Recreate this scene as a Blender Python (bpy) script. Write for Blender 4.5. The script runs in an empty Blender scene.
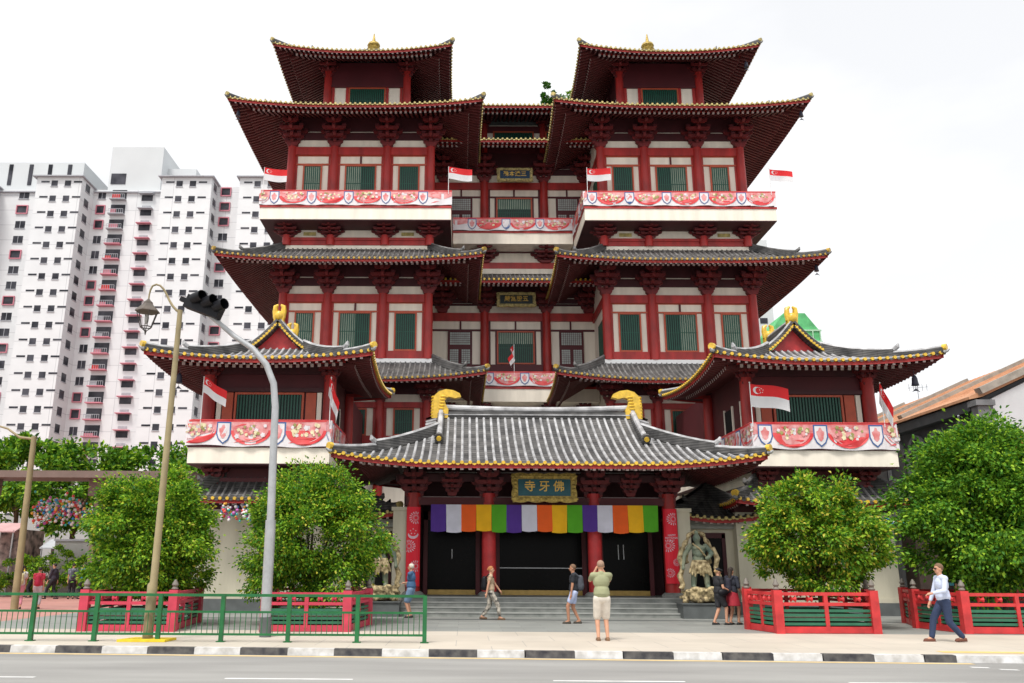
import bpy, math, random, bmesh
import numpy as np
from mathutils import Vector, Matrix
R = math.radians
random.seed(7)
sc = bpy.context.scene
COL = sc.collection

# ------------------------------------------------------------ camera
cam_d = bpy.data.cameras.new('camera'); cam = bpy.data.objects.new('camera', cam_d); COL.objects.link(cam)
sc.camera = cam
F_, CX_, CY_ = 867.0, 459.7, 332.6
yaw, pitch, roll = R(-0.41), R(15.19), R(0.35)
cam_d.sensor_fit = 'HORIZONTAL'; cam_d.sensor_width = 36.0
cam_d.lens = F_ / 1024 * 36
cam_d.shift_x = (512 - CX_) / 1024
cam_d.shift_y = -(341.5 - CY_) / 1024
cam_d.clip_end = 2000; cam_d.clip_start = .1
fw = Vector((math.sin(yaw)*math.cos(pitch), math.cos(yaw)*math.cos(pitch), math.sin(pitch)))
rt = Vector((math.cos(yaw), -math.sin(yaw), 0)); up = rt.cross(fw)
# roll: image rotated so that the right side sits a little lower
rt2 = rt*math.cos(roll) + up*math.sin(roll); up2 = -rt*math.sin(roll) + up*math.cos(roll)
cam.matrix_world = Matrix(((rt2.x, up2.x, -fw.x, -2.82), (rt2.y, up2.y, -fw.y, 0), (rt2.z, up2.z, -fw.z, 1.6), (0, 0, 0, 1)))

# ------------------------------------------------------------ sky, sun, exposure
SUN_EL, SUN_ROT = R(62), R(205)
w = bpy.data.worlds.new('World'); sc.world = w; w.use_nodes = True
nt = w.node_tree; N = nt.nodes; Lk = nt.links
for n in list(N): N.remove(n)
out = N.new('ShaderNodeOutputWorld'); bg = N.new('ShaderNodeBackground'); bg2 = N.new('ShaderNodeBackground'); addn = N.new('ShaderNodeAddShader')
sky = N.new('ShaderNodeTexSky'); sky.sky_type = 'NISHITA'; sky.sun_disc = False
sky.sun_elevation = SUN_EL; sky.sun_rotation = SUN_ROT; sky.dust_density = 4; sky.air_density = 1
hs = N.new('ShaderNodeHueSaturation'); hs.inputs['Saturation'].default_value = .15
Lk.new(sky.outputs[0], hs.inputs['Color']); Lk.new(hs.outputs[0], bg.inputs[0]); bg.inputs[1].default_value = .05
tc = N.new('ShaderNodeTexCoord'); mp = N.new('ShaderNodeMapping'); mp.inputs['Scale'].default_value = (1, 1, 2.5)
nz = N.new('ShaderNodeTexNoise'); nz.inputs['Scale'].default_value = 2.2; nz.inputs['Detail'].default_value = 5
cr = N.new('ShaderNodeValToRGB'); cr.color_ramp.elements[0].position = .38; cr.color_ramp.elements[0].color = (.80, .81, .83, 1)
cr.color_ramp.elements[1].position = .62; cr.color_ramp.elements[1].color = (1.0, 1.0, 1.0, 1)
Lk.new(tc.outputs['Generated'], mp.inputs[0]); Lk.new(mp.outputs[0], nz.inputs['Vector']); Lk.new(nz.outputs[0], cr.inputs[0])
Lk.new(cr.outputs[0], bg2.inputs[0]); bg2.inputs[1].default_value = .66
Lk.new(bg.outputs[0], addn.inputs[0]); Lk.new(bg2.outputs[0], addn.inputs[1]); Lk.new(addn.outputs[0], out.inputs[0])
sl = bpy.data.lights.new('sun', 'SUN'); so = bpy.data.objects.new('sun', sl); COL.objects.link(so)
sl.energy = 2.1; sl.angle = R(14); sl.color = (1, .96, .9)
sd = Vector((math.sin(SUN_ROT)*math.cos(SUN_EL), math.cos(SUN_ROT)*math.cos(SUN_EL), math.sin(SUN_EL)))  # towards the sun
so.rotation_euler = sd.to_track_quat('Z', 'Y').to_euler()
sc.view_settings.view_transform = 'Standard'; sc.view_settings.look = 'None'; sc.view_settings.gamma = 1
sc.view_settings.use_curve_mapping = False; sc.view_settings.exposure = .52

# ------------------------------------------------------------ materials
MATS = {}
def mat(name, col, rough=.7, var=.12, scale=3.0, metal=0, col2=None, bump=0, bscale=20, spec=.5, transl=0, detail=4, stretch=None):
    if name in MATS: return MATS[name]
    m = bpy.data.materials.new(name); m.use_nodes = True; t = m.node_tree; n = t.nodes; l = t.links
    p = n['Principled BSDF']; p.inputs['Roughness'].default_value = rough; p.inputs['Metallic'].default_value = metal
    p.inputs['Specular IOR Level'].default_value = spec
    c = Vector(col)
    tcn = n.new('ShaderNodeTexCoord'); src = tcn.outputs['Object']
    if stretch:
        mm = n.new('ShaderNodeMapping'); mm.inputs['Scale'].default_value = stretch; l.new(src, mm.inputs[0]); src = mm.outputs[0]
    if var > 0 or col2:
        z = n.new('ShaderNodeTexNoise'); z.inputs['Scale'].default_value = scale; z.inputs['Detail'].default_value = detail
        r = n.new('ShaderNodeValToRGB'); r.color_ramp.elements[0].position = .32; r.color_ramp.elements[1].position = .68
        a = c*(1-var); b = (Vector(col2) if col2 else c*(1+var))
        r.color_ramp.elements[0].color = (*a, 1); r.color_ramp.elements[1].color = (*b, 1)
        l.new(src, z.inputs['Vector']); l.new(z.outputs[0], r.inputs[0]); l.new(r.outputs[0], p.inputs['Base Color'])
    else: p.inputs['Base Color'].default_value = (*c, 1)
    if bump:
        z2 = n.new('ShaderNodeTexNoise'); z2.inputs['Scale'].default_value = bscale; z2.inputs['Detail'].default_value = 5
        bn = n.new('ShaderNodeBump'); bn.inputs['Strength'].default_value = bump; bn.inputs['Distance'].default_value = .02
        l.new(src, z2.inputs['Vector']); l.new(z2.outputs[0], bn.inputs['Height']); l.new(bn.outputs[0], p.inputs['Normal'])
    if transl:
        o = n['Material Output']; tr = n.new('ShaderNodeBsdfTranslucent'); mx = n.new('ShaderNodeMixShader'); mx.inputs[0].default_value = transl
        if var > 0 or col2: l.new(r.outputs[0], tr.inputs[0])
        else: tr.inputs[0].default_value = (*c, 1)
        l.new(p.outputs[0], mx.inputs[1]); l.new(tr.outputs[0], mx.inputs[2]); l.new(mx.outputs[0], o.inputs[0])
    MATS[name] = m; return m
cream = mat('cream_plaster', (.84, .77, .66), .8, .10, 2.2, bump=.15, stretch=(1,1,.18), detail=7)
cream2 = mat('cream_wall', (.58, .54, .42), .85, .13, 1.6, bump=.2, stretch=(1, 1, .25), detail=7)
red = mat('red_paint', (.36, .020, .017), .5, .28, 2.5, stretch=(1,1,.3), detail=7)
redb = mat('bright_red_paint', (.50, .03, .032), .5, .22, 3.0, detail=7)
redpink = mat('pinkish_red_paint', (.50, .04, .075), .5, .15, 3.0)
maroon = mat('maroon_paint', (.055, .008, .012), .6, .2, 1.5)
maroon2 = mat('maroon_board', (.085, .009, .014), .6, .15, 1.0)
brown = mat('orange_brown_frame', (.46, .075, .03), .5, .1, 4)
raft = mat('rafter_red', (.10, .015, .015), .6, .2, 2)
raftend = mat('rafter_end_white', (.45, .35, .34), .7, .1, 5)
pan = mat('grey_tile', (.055, .054, .055), .6, .3, 2.0, col2=(.15, .145, .14))
_t = pan.node_tree; _p = _t.nodes['Principled BSDF']; _w = _t.nodes.new('ShaderNodeTexWave'); _w.bands_direction = 'Z'; _w.inputs['Scale'].default_value = 3.2; _w.inputs['Distortion'].default_value = .3; _w.inputs['Detail'].default_value = 2
_mx = _t.nodes.new('ShaderNodeMix'); _mx.data_type = 'RGBA'; _mx.blend_type = 'MULTIPLY'; _mx.inputs[0].default_value = .6
_t.links.new(_t.nodes['Texture Coordinate'].outputs['Object'], _w.inputs['Vector']); _t.links.new(_t.nodes['Color Ramp'].outputs[0], _mx.inputs[6]); _t.links.new(_w.outputs['Color'], _mx.inputs[7]); _t.links.new(_mx.outputs[2], _p.inputs['Base Color'])
rib = mat('sheen_tile_rib', (.34, .335, .34), .4, .3, 2.5, col2=(.52, .52, .53))  # shine on the upward-facing ribs is put into this paler grey
rib2 = mat('grey_tile_rib', (.10, .098, .095), .45, .35, 2.5, col2=(.24, .235, .23))
gold = mat('gold_glaze', (.66, .42, .035), .35, .2, 6, spec=.6)
golddark = mat('aged_gold', (.42, .30, .07), .45, .45, 9, metal=.3, bump=.6, bscale=18)
goldpale = mat('pale_gold_tile', (.46, .37, .13), .5, .35, 5)
green = mat('green_shutter', (.004, .075, .045), .45, .15, 3)
greend = mat('dark_green_panel', (.002, .018, .013), .5, .2, 2)
blind = mat('pale_blind', (.50, .56, .46), .8, .08, 3)
dark = mat('dark_interior', (.003, .0025, .003), .9, .3, 2)
glass = mat('dark_glass', (.002, .002, .002), .25, .2, 1, spec=.08)
granite = mat('granite_step', (.20, .215, .20), .6, .18, 2.5, bump=.2, bscale=30, col2=(.29, .30, .28))
granited = mat('dark_granite', (.10, .11, .11), .6, .2, 2)
bronze = mat('bronze_bell', (.03, .03, .05), .5, .2, 6)
white = mat('white_paint', (.78, .78, .78), .6, .04, 2)
fenceg = mat('green_fence_paint', (.010, .125, .035), .4, .2, 3)
steel = mat('galvanised_steel', (.40, .41, .42), .4, .1, 5, metal=.3)
olive = mat('olive_pole_paint', (.27, .215, .11), .55, .18, 2)
black = mat('black_plastic', (.007, .007, .010), .5, .2, 4, spec=.25)
flagred = mat('flag_red', (.80, .02, .025), .7, .06, 3, transl=.25)
flagwhite = mat('flag_white', (.82, .82, .84), .7, .03, 3, transl=.25)

# ------------------------------------------------------------ mesh builder
class MB:
    def __init__(s): s.v = []; s.f = []; s.m = []
    def add(s, vs, fs, m=0):
        o = len(s.v); s.v.extend(vs)
        for f in fs: s.f.append(tuple(i+o for i in f)); s.m.append(m)
    def box(s, x0, x1, y0, y1, z0, z1, m=0):
        s.add([(x0,y0,z0),(x1,y0,z0),(x1,y1,z0),(x0,y1,z0),(x0,y0,z1),(x1,y0,z1),(x1,y1,z1),(x0,y1,z1)],
              [(0,3,2,1),(4,5,6,7),(0,1,5,4),(1,2,6,5),(2,3,7,6),(3,0,4,7)], m)
    def beam(s, p, q, wd, ht, m=0, me=None, upv=(0,0,1)):
        p = Vector(p); q = Vector(q); d = (q-p).normalized(); u = Vector(upv)
        if abs(d.dot(u)) > .98: u = Vector((0,1,0))
        r = d.cross(u).normalized()*wd/2; u2 = r.cross(d).normalized()*ht/2
        vs = [p-r-u2, p+r-u2, p+r+u2, p-r+u2, q-r-u2, q+r-u2, q+r+u2, q-r+u2]
        s.add([tuple(a) for a in vs], [(1,0,3,2)], m if me is None else me)
        s.add([tuple(a) for a in vs], [(4,5,6,7),(0,1,5,4),(1,2,6,5),(2,3,7,6),(3,0,4,7)], m)
    def tube(s, pts, rs, n=8, m=0, cap=True):
        pts = [Vector(p) for p in pts]
        if not hasattr(rs, '__len__'): rs = [rs]*len(pts)
        vs = []; pr = None
        for i, p in enumerate(pts):
            d = (pts[min(i+1, len(pts)-1)]-pts[max(i-1, 0)])
            d = d.normalized() if d.length > 1e-9 else Vector((0,0,1))
            if pr is None:
                a = Vector((1,0,0)) if abs(d.x) < .8 else Vector((0,1,0)); pr = d.cross(a).normalized()
            pr = (pr-d*pr.dot(d)).normalized(); b = d.cross(pr)
            for k in range(n):
                t = 2*math.pi*k/n; vs.append(tuple(p+(pr*math.cos(t)+b*math.sin(t))*rs[i]))
        fs = [(i*n+k, i*n+(k+1) % n, (i+1)*n+(k+1) % n, (i+1)*n+k) for i in range(len(pts)-1) for k in range(n)]
        if cap: fs += [tuple(range(n))[::-1], tuple((len(pts)-1)*n+k for k in range(n))]
        s.add(vs, fs, m)
    def lathe(s, c, prof, n=12, m=0):
        s.tube([(c[0], c[1], c[2]+z) for r, z in prof], [max(r, .001) for r, z in prof], n, m)
    def prism(s, poly, org, ux, uy, dep, m=0):
        """poly of 2D points spanned by ux, uy from org, extruded by vector dep"""
        o = Vector(org); ux = Vector(ux); uy = Vector(uy); dp = Vector(dep); n = len(poly)
        a = [o+ux*p[0]+uy*p[1] for p in poly]; b = [q+dp for q in a]
        s.add([tuple(q) for q in a+b], [tuple(range(n)), tuple(range(2*n-1, n-1, -1))]+[(i, i+n, (i+1) % n+n, (i+1) % n) for i in range(n)], m)
    def ell(s, c, r, nu=10, nv=7, m=0):
        vs = [(c[0], c[1], c[2]+r[2])]
        for j in range(1, nv):
            t = math.pi*j/nv
            for k in range(nu):
                a = 2*math.pi*k/nu; vs.append((c[0]+r[0]*math.sin(t)*math.cos(a), c[1]+r[1]*math.sin(t)*math.sin(a), c[2]+r[2]*math.cos(t)))
        vs.append((c[0], c[1], c[2]-r[2])); L = len(vs)-1
        fs = [(0, 1+k, 1+(k+1) % nu) for k in range(nu)]
        for j in range(nv-2):
            for k in range(nu):
                a = 1+j*nu+k; b = 1+j*nu+(k+1) % nu; fs.append((a, a+nu, b+nu, b))
        fs += [(L, 1+(nv-2)*nu+(k+1) % nu, 1+(nv-2)*nu+k) for k in range(nu)]
        s.add(vs, fs, m)
WL = {}
def link(o, parent=None):
    COL.objects.link(o)
    if parent: o.parent = parent
def tag(o, label=None, cat=None, group=None, kind=None):
    if label: o['label'] = label
    if cat: o['category'] = cat
    if group: o['group'] = group
    if kind: o['kind'] = kind
    return o
def thing(name, label, cat, loc=(0,0,0), group=None):
    o = bpy.data.objects.new(name, None); o.empty_display_size = .2; o.location = loc; link(o); WL[o.name] = Vector(loc)
    return tag(o, label, cat, group)
def build(name, mb, mats, parent=None, smooth=False, origin=None, recalc=False):
    if not isinstance(mats, (list, tuple)): mats = [mats]
    base = WL[parent.name] if parent else Vector((0,0,0))
    org = Vector(origin) if origin is not None else base.copy()
    me = bpy.data.meshes.new(name)
    vs = np.array(mb.v, dtype=float) - np.array(org)
    me.from_pydata(vs.tolist(), [], mb.f)
    for m in mats: me.materials.append(m)
    me.polygons.foreach_set('material_index', mb.m)
    if recalc:
        bm = bmesh.new(); bm.from_mesh(me); bmesh.ops.recalc_face_normals(bm, faces=bm.faces); bm.to_mesh(me); bm.free()
    if smooth:
        me.polygons.foreach_set('use_smooth', [True]*len(me.polygons))
        if smooth != 'all':
            try: me.set_sharp_from_angle(angle=R(40))
            except Exception: pass
    me.update()
    o = bpy.data.objects.new(name, me); o.location = org-base; link(o, parent); WL[o.name] = org
    return o
def copy_obj(o, parent, loc=None, rz=None, scale=None):
    c = o.copy(); COL.objects.link(c); c.parent = parent
    pl = WL[parent.name] if parent else Vector((0,0,0))
    if loc is not None: c.location = Vector(loc)-pl; WL[c.name] = Vector(loc)
    if rz is not None: c.rotation_euler = (0, 0, rz)
    if scale is not None: c.scale = scale
    for ch in o.children:
        d = ch.copy(); COL.objects.link(d); d.parent = c
    return c

# ------------------------------------------------------------ ground, road
def kY(x): return 18.45 - .042*(x+1)      # kerb line
def strip(name, pts, m, z, label=None):
    mb = MB(); mb.add([(x, y, z) for x, y in pts], [tuple(range(len(pts)))]); o = build(name, mb, m); tag(o, kind='structure'); return o
asph = mat('asphalt', (.25, .245, .235), .85, .12, .9, bump=.5, bscale=70, col2=(.31, .305, .29), stretch=(.22, 1, 1), detail=9)
soil = mat('far_ground', (.20, .19, .17), .9, .15, .2)
conc = mat('concrete_paving', (.44, .415, .38), .85, .10, .8, bump=.15, bscale=40)
def paving(name, c1, c2, bw, bh, mort=(.1,.1,.1), msize=.006):
    m = bpy.data.materials.new(name); m.use_nodes = True; t = m.node_tree; n = t.nodes; l = t.links; p = n['Principled BSDF']; p.inputs['Roughness'].default_value = .6
    tcn = n.new('ShaderNodeTexCoord'); b = n.new('ShaderNodeTexBrick'); b.inputs['Scale'].default_value = 1
    b.inputs['Brick Width'].default_value = bw; b.inputs['Row Height'].default_value = bh; b.inputs['Mortar Size'].default_value = msize
    b.inputs['Color1'].default_value = (*c1, 1); b.inputs['Color2'].default_value = (*c2, 1); b.inputs['Mortar'].default_value = (*mort, 1)
    z = n.new('ShaderNodeTexNoise'); z.inputs['Scale'].default_value = .5; z.inputs['Detail'].default_value = 6
    mx = n.new('ShaderNodeMix'); mx.data_type = 'RGBA'; mx.blend_type = 'MULTIPLY'; mx.inputs[0].default_value = .55
    r = n.new('ShaderNodeValToRGB'); r.color_ramp.elements[0].position = .3; r.color_ramp.elements[0].color = (.62, .62, .62, 1); r.color_ramp.elements[1].position = .7
    l.new(tcn.outputs['Object'], b.inputs['Vector']); l.new(tcn.outputs['Object'], z.inputs['Vector']); l.new(z.outputs[0], r.inputs[0])
    l.new(b.outputs[0], mx.inputs[6]); l.new(r.outputs[0], mx.inputs[7]); l.new(mx.outputs[2], p.inputs['Base Color'])
    return m
plazam = paving('granite_plaza', (.24, .25, .235), (.29, .30, .28), 1.2, .6, (.17, .17, .16))
concp = paving('pale_footpath', (.56, .50, .42), (.59, .53, .45), 1.5, 1.5, (.36, .34, .31), .008)
pinkp = paving('pink_paving', (.46, .20, .17), (.50, .25, .21), .4, .2, (.4, .3, .26), .004)
strip('ground', [(-400, -60), (400, -60), (400, 900), (-400, 900)], soil, -.16)
strip('road', [(-160, -30), (160, -30), (160, kY(160)+.1), (-160, kY(-160)+.1)], asph, -.13)
mb = MB()
# raised footpath slab and plaza
for (nm, y0f, y1, z, m) in (('footpath', lambda x: kY(x)+.16, 23.9, 0, concp),):
    strip(nm, [(-80, y0f(-80)), (80, y0f(80)), (80, y1), (-80, y1)], m, z)
strip('plaza', [(-16.5, 23.9), (60, 23.9), (60, 130), (-16.5, 130)], plazam, -.004+.004)
strip('pink_square', [(-80, 23.9), (-16.5, 23.9), (-16.5, 130), (-80, 130)], pinkp, 0)
strip('drain_band', [(-16, 29.2), (16, 29.2), (16, 29.6), (-16, 29.6)], granited, .004)
# kerb : black and white blocks
kb = MB(); step = 1.926; x = -60.0-.22
kblack = mat('kerb_black', (.03, .03, .04), .7, .3, 6, col2=(.11,.105,.10), detail=9); kwhite = mat('kerb_white', (.46, .45, .43), .7, .1, 5, col2=(.68,.68,.68), detail=9)
# anchor: black block from X=-3.72 to -2.65
x0a = -3.54 - step*28
for i in range(64):
    a = x0a+i*step+max(0, i-28)*.028
    for (u0, u1, mi) in ((a, a+.98, 0), (a+.98, a+step, 1)):
        if u0 > 6.9: mi = 1
        if mi == 0 and u0 > 5.9: u1 = u0+.6
        if mi == 1 and 6.5 < u0 < 7.5: u0 -= .38
        ya, yb = kY(u0), kY(u1)
        kb.add([(u0, ya, -.13), (u1, yb, -.13), (u1, yb+.17, -.13), (u0, ya+.17, -.13), (u0, ya+.015, .0), (u1, yb+.015, .0), (u1, yb+.17, .004), (u0, ya+.17, .004)],
               [(4,5,6,7), (0,1,5,4), (1,2,6,5), (3,0,4,7)], mi)
tag(build('kerb', kb, [kblack, kwhite]), kind='structure')
ylw = mat('yellow_road_line', (.62, .46, .22), .8, .12, 3); wht = mat('white_road_line', (.66, .66, .65), .8, .12, 3)
strip('yellow_line', [(-60, kY(-60)-.34), (7.0, kY(7)-.34), (7.0, kY(7)-.14), (-60, kY(-60)-.14)], ylw, -.126)
ml = MB()
for u0, u1 in ((-11.5, -9.7), (-6.65, -4.6), (-1.4, .7), (3.3, 5.2)):
    ml.add([(u0, 14.75, -.126), (u1, 14.75, -.126), (u1, 14.87, -.126), (u0, 14.87, -.126)], [(0,1,2,3)])
for k in range(5):
    x0 = 6.6+.33*k; y0 = 17.2-.35*k
    ml.add([(x0, y0, -.126), (x0+.3, y0-.08, -.126), (x0+.32, y0+.06, -.126), (x0+.02, y0+.14, -.126)], [(0,1,2,3)])
tag(build('white_lane_marks', ml, wht), kind='structure')
strip('tactile_strip', [(6.9, kY(6.9)+.55), (14, kY(14)+.55), (14, kY(14)+.95), (6.9, kY(6.9)+.95)], mat('tactile_yellow', (.66, .45, .16), .8, .1, 6), .004)

# ------------------------------------------------------------ the temple
T = thing('temple', 'tall red and cream temple with tiered grey tiled roofs and twin towers', 'temple', (0, 45, 0))
def part(name, mb, mats, parent=T, **k): return build(name, mb, mats, parent, **k)

def roof(x0, x1, y0, y1, ze, rise, runX, runY, lift, L, sides='FLRB', ov=3.0, ribm=None, axis='x', pitchw=.27, outp=.10, prof=(.62,.38,2), parent=T, ridges=True, endm=None, shiny=False, hs=0.0, two=True, goldline=False):
    """curved hip / hip-and-gable tile roof. axis 'y': the ridge runs front to back (x and y swapped)"""
    ribm = ribm or rib2; endm = endm or goldpale
    sw = axis == 'y'
    if sw: X0, X1, Y0, Y1 = y0, y1, x0, x1; run1, run2 = runY, runX; sides = ''.join({'F':'L','B':'R','L':'F','R':'B'}[c] for c in sides)
    else: X0, X1, Y0, Y1 = x0, x1, y0, y1; run1, run2 = runX, runY       # run1: side runs, run2: front/back runs
    run = max(run1, run2); BK = 'R' if sw else 'B'
    def W(x, y, z): return (y, x, z) if sw else (x, y, z)
    def S(side, s, d, dz=0.0):
        """s: coordinate along the eave, d inward distance"""
        if side in 'FB': c = min(s-X0, X1-s)
        else: c = min(s-Y0, Y1-s)
        c = max(c, 0); t = min(d/run, 1)
        ww = max(0, 1-c/L)**2*max(0, 1-d/(run*.9))**2
        z = ze+rise*(prof[0]*t+prof[1]*t**prof[2])+lift*ww+dz
        o = outp*ww
        if side in 'FB':
            x = s+(-o if s < (X0+X1)/2 else o); y = (Y0+d-o) if side == 'F' else (Y1-d+o)
        else:
            y = s+(-o if s < (Y0+Y1)/2 else o); x = (X0+d-o) if side == 'L' else (X1-d+o)
        return W(x, y, z)
    def dmax(side, s):
        if side in 'FB': c = min(s-X0, X1-s); return run2 if c >= run1 else min(c, run2)
        c = min(s-Y0, Y1-s); return min(run1, c)
    tiles = MB(); trim = MB(); sof = MB()
    ND = 6
    for side in sides:
        a, b = (X0, X1) if side in 'FB' else (Y0, Y1)
        n = max(2, int(round((b-a)/pitchw))); st = (b-a)/n
        ss = [a+i*st for i in range(n+1)]
        # refine where dmax jumps
        prev = None
        onv = {'F':(0,-1), 'B':(0,1), 'L':(-1,0), 'R':(1,0)}[side]
        ov3 = Vector(W(onv[0], onv[1], 0)); al = Vector(W(*((1,0) if side in 'FB' else (0,1)), 0))
        for i in range(n):
            s0, s1 = ss[i], ss[i+1]; sm = (s0+s1)/2; dm = dmax(side, sm)
            d0 = min(dmax(side, s0) if dmax(side, s0) <= dm+st else dm, dm+st); d1 = min(dmax(side, s1) if dmax(side, s1) <= dm+st else dm, dm+st)
            vs = []
            for j in range(ND+1):
                vs.append(S(side, s0, d0*j/ND)); vs.append(S(side, s1, d1*j/ND))
            tiles.add(vs, [(2*j, 2*j+1, 2*j+3, 2*j+2) for j in range(ND)], 0)
            vs2 = []
            for j in range(4):
                vs2.append(S(side, s0, .05+min(d0, ov+.2)*j/3, -.12)); vs2.append(S(side, s1, .05+min(d1, ov+.2)*j/3, -.12))
            sof.add(vs2, [(2*j, 2*j+1, 2*j+3, 2*j+2) for j in range(3)], 0)
            # rib
            if dm > .2:
                pr = []; r = .052
                for j in range(ND+1):
                    p = Vector(S(side, sm, dm*j/ND))
                    for k in range(5):
                        t = math.pi*k/4; pr.append(tuple(p+al*(r*math.cos(t))+Vector((0,0,r*1.25*math.sin(t)-.005))))
                tiles.add(pr, [(5*j+k, 5*j+k+1, 5*j+k+6, 5*j+k+5) for j in range(ND) for k in range(4)], 1)
            # rib end disc and drip tile
            p = Vector(S(side, sm, 0)); q = p+ov3*.05+Vector((0,0,.015))
            cs = [tuple(q+al*(.063*math.cos(t))+Vector((0,0,.063*math.sin(t)))) for t in [2*math.pi*k/8 for k in range(8)]]
            cb = [tuple(Vector(c)-ov3*.12) for c in cs]
            trim.add(cs+cb, [tuple(range(8))]+[(k, k+8, (k+1) % 8+8, (k+1) % 8) for k in range(8)], 0)
            e0 = Vector(S(side, s0, 0)); ep = Vector(S(side, s0+.01, 0))
            q0 = e0+ov3*.02
            trim.add([tuple(q0-al*.09+Vector((0,0,-.01))), tuple(q0+al*.09+Vector((0,0,-.01))), tuple(q0+al*.06+Vector((0,0,-.055))), tuple(q0+Vector((0,0,-.085))), tuple(q0-al*.06+Vector((0,0,-.055)))], [(0,4,3,2,1)], 1)
            # fascia
            f0 = Vector(S(side, s0, .06)); f1 = Vector(S(side, s1, .06))
            sof.add([tuple(f0+Vector((0,0,-.05))), tuple(f1+Vector((0,0,-.05))), tuple(f1+Vector((0,0,-.19))), tuple(f0+Vector((0,0,-.19)))], [(0,1,2,3)], 3)
            if side != BK and dm > .35:
                p0 = Vector(S(side, sm, .10, -.20)); e = min(dm, 1.0 if two else ov); p1 = Vector(S(side, sm, e, -.20))
                sof.beam(p0, p1, .10, .12, 1, 2)
                if two and dm > .95:
                    p0 = Vector(S(side, sm, .72, -.33)); p1 = Vector(S(side, sm, min(dm, ov), -.33))
                    sof.beam(p0, p1, .12, .13, 1, 2)
        if two:   # board behind the first rafter row
            cnt = 24
            for i in range(cnt):
                s0 = a+(b-a)*i/cnt; s1 = a+(b-a)*(i+1)/cnt
                if min(dmax(side, s0+.01), dmax(side, s1-.01)) < .9: continue
                f0 = Vector(S(side, s0, .78)); f1 = Vector(S(side, s1, .78))
                sof.add([tuple(f0+Vector((0,0,-.12))), tuple(f1+Vector((0,0,-.12))), tuple(f1+Vector((0,0,-.29))), tuple(f0+Vector((0,0,-.29)))], [(0,1,2,3)], 3)
    ro = part('roof', tiles, [pan, ribm], parent)
    base = ro
    build('soffit', sof, [maroon, raft, raftend, red], base)
    build('eave_trim', trim, [endm, (gold if goldline else (pan if endm in (gold, golddull) else goldpale))], base, recalc=False)
    if ridges:
        for cxs in (0, 1):
            for cys in (0, 1):
                if 'B' not in sides and cys == 1 and not sw: continue
                pts = []; hm = min(run1, run2)
                for j in range(9):
                    d = hm*j/8
                    side = 'F' if cys == 0 else 'B'
                    s = X0+d if cxs == 0 else X1-d
                    p = Vector(S(side, s, d, .09)); pts.append(p)
                h = MB(); 
                def pipe(pp, wd, ht, m):
                    for i in range(len(pp)-1):
                        h.beam(pp[i], pp[i+1]+(pp[i+1]-pp[i])*.03, wd, ht, m)
                pipe(pts, .26, .2, 0)
                tops = [p+Vector((0,0,.13)) for p in pts]; h.tube(tops, .075, 8, 1)
                k0 = 3; t2 = [p+Vector((0,0,.24)) for p in pts[k0:]]
                t1 = [p+Vector((0,0,.17)) for p in pts[k0:]]; pipe(t1, .2, .16, 0); h.tube([t2[0]]+t2, [.09]+[.085]*len(t2), 8, 1)
                d = (pts[0]-pts[1]).normalized(); e = pts[0]+d*.06+Vector((0,0,.10))
                h.tube([e-d*.1, e+d*.05], .13, 10, 2); h.tube([pts[k0]+Vector((0,0,.24))+d*.0, pts[k0]+Vector((0,0,.34))+d*.16, pts[k0]+Vector((0,0,.46))+d*.2], [.1, .09, .03], 7, 1)
                tip = [pts[0]+d*.0+Vector((0,0,-.04)), pts[0]+d*.12+Vector((0,0,-.03)), pts[0]+d*.2+Vector((0,0,.02))]
                h.tube(tip, [.09, .06, .015], 6, 1)
                build('hip_ridge', h, [pan, ribm, endm], base)
    return base, S, W

golddull = mat('weathered_gold_tile', (.42, .27, .04), .45, .35, 4)
# --- bracket cluster (one mesh, shared by the copies)
def bracket_mb():
    b = MB()
    b.prism([(-.2,0),(.2,0),(.3,.12),(.3,.24),(-.3,.24),(-.3,.12)], (0,-.22,0), (1,0,0), (0,0,1), (0,.44,0), 0)
    z = .22
    for i, (hw, fd) in enumerate(((.42,.35),(.60,.65),(.80,.95),(.52,1.25))):
        for (yy) in ([0] if i == 0 else [0, -(.3*i)]):
            h2 = hw if yy == 0 else hw*.8
            b.prism([(-h2,.10),(-h2+.12,0),(h2-.12,0),(h2,.10),(h2,.18),(-h2,.18)], (0,yy-.075,z), (1,0,0), (0,0,1), (0,.15,0), 0)
            for e in (-h2+.09, 0, h2-.09):
                b.prism([(-.07,0),(.07,0),(.11,.05),(.11,.12),(-.11,.12),(-.11,.05)], (e,yy-.11,z+.18), (1,0,0), (0,0,1), (0,.22,0), 1)
        b.prism([(0,0),(-fd+.12,0),(-fd,.10),(-fd,.18),(0,.18)], (-.075,.1,z+.003), (0,1,0), (0,0,1), (.15,0,0), 0)
        z += .29
    return b
BR = None
def bracket(x, y, z, s=1.0, rz=0, sy=None, sz=None):
    global BR
    if BR is None:
        BR = part('bracket', bracket_mb(), [maroon2, maroon], T, origin=(x, y, z)) if False else build('bracket', bracket_mb(), [mat('bracket_red', (.15, .013, .015), .6, .25, 2), maroon2], None)
        BR.parent = T; BR.location = Vector((x, y, z))-WL[T.name]; BR.scale = (s, sy or s, sz or s); BR.rotation_euler = (0,0,rz); return BR
    c = BR.copy(); COL.objects.link(c); c.parent = T; c.location = Vector((x, y, z))-WL[T.name]; c.scale = (s, sy or s, sz or s); c.rotation_euler = (0,0,rz); return c

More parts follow.
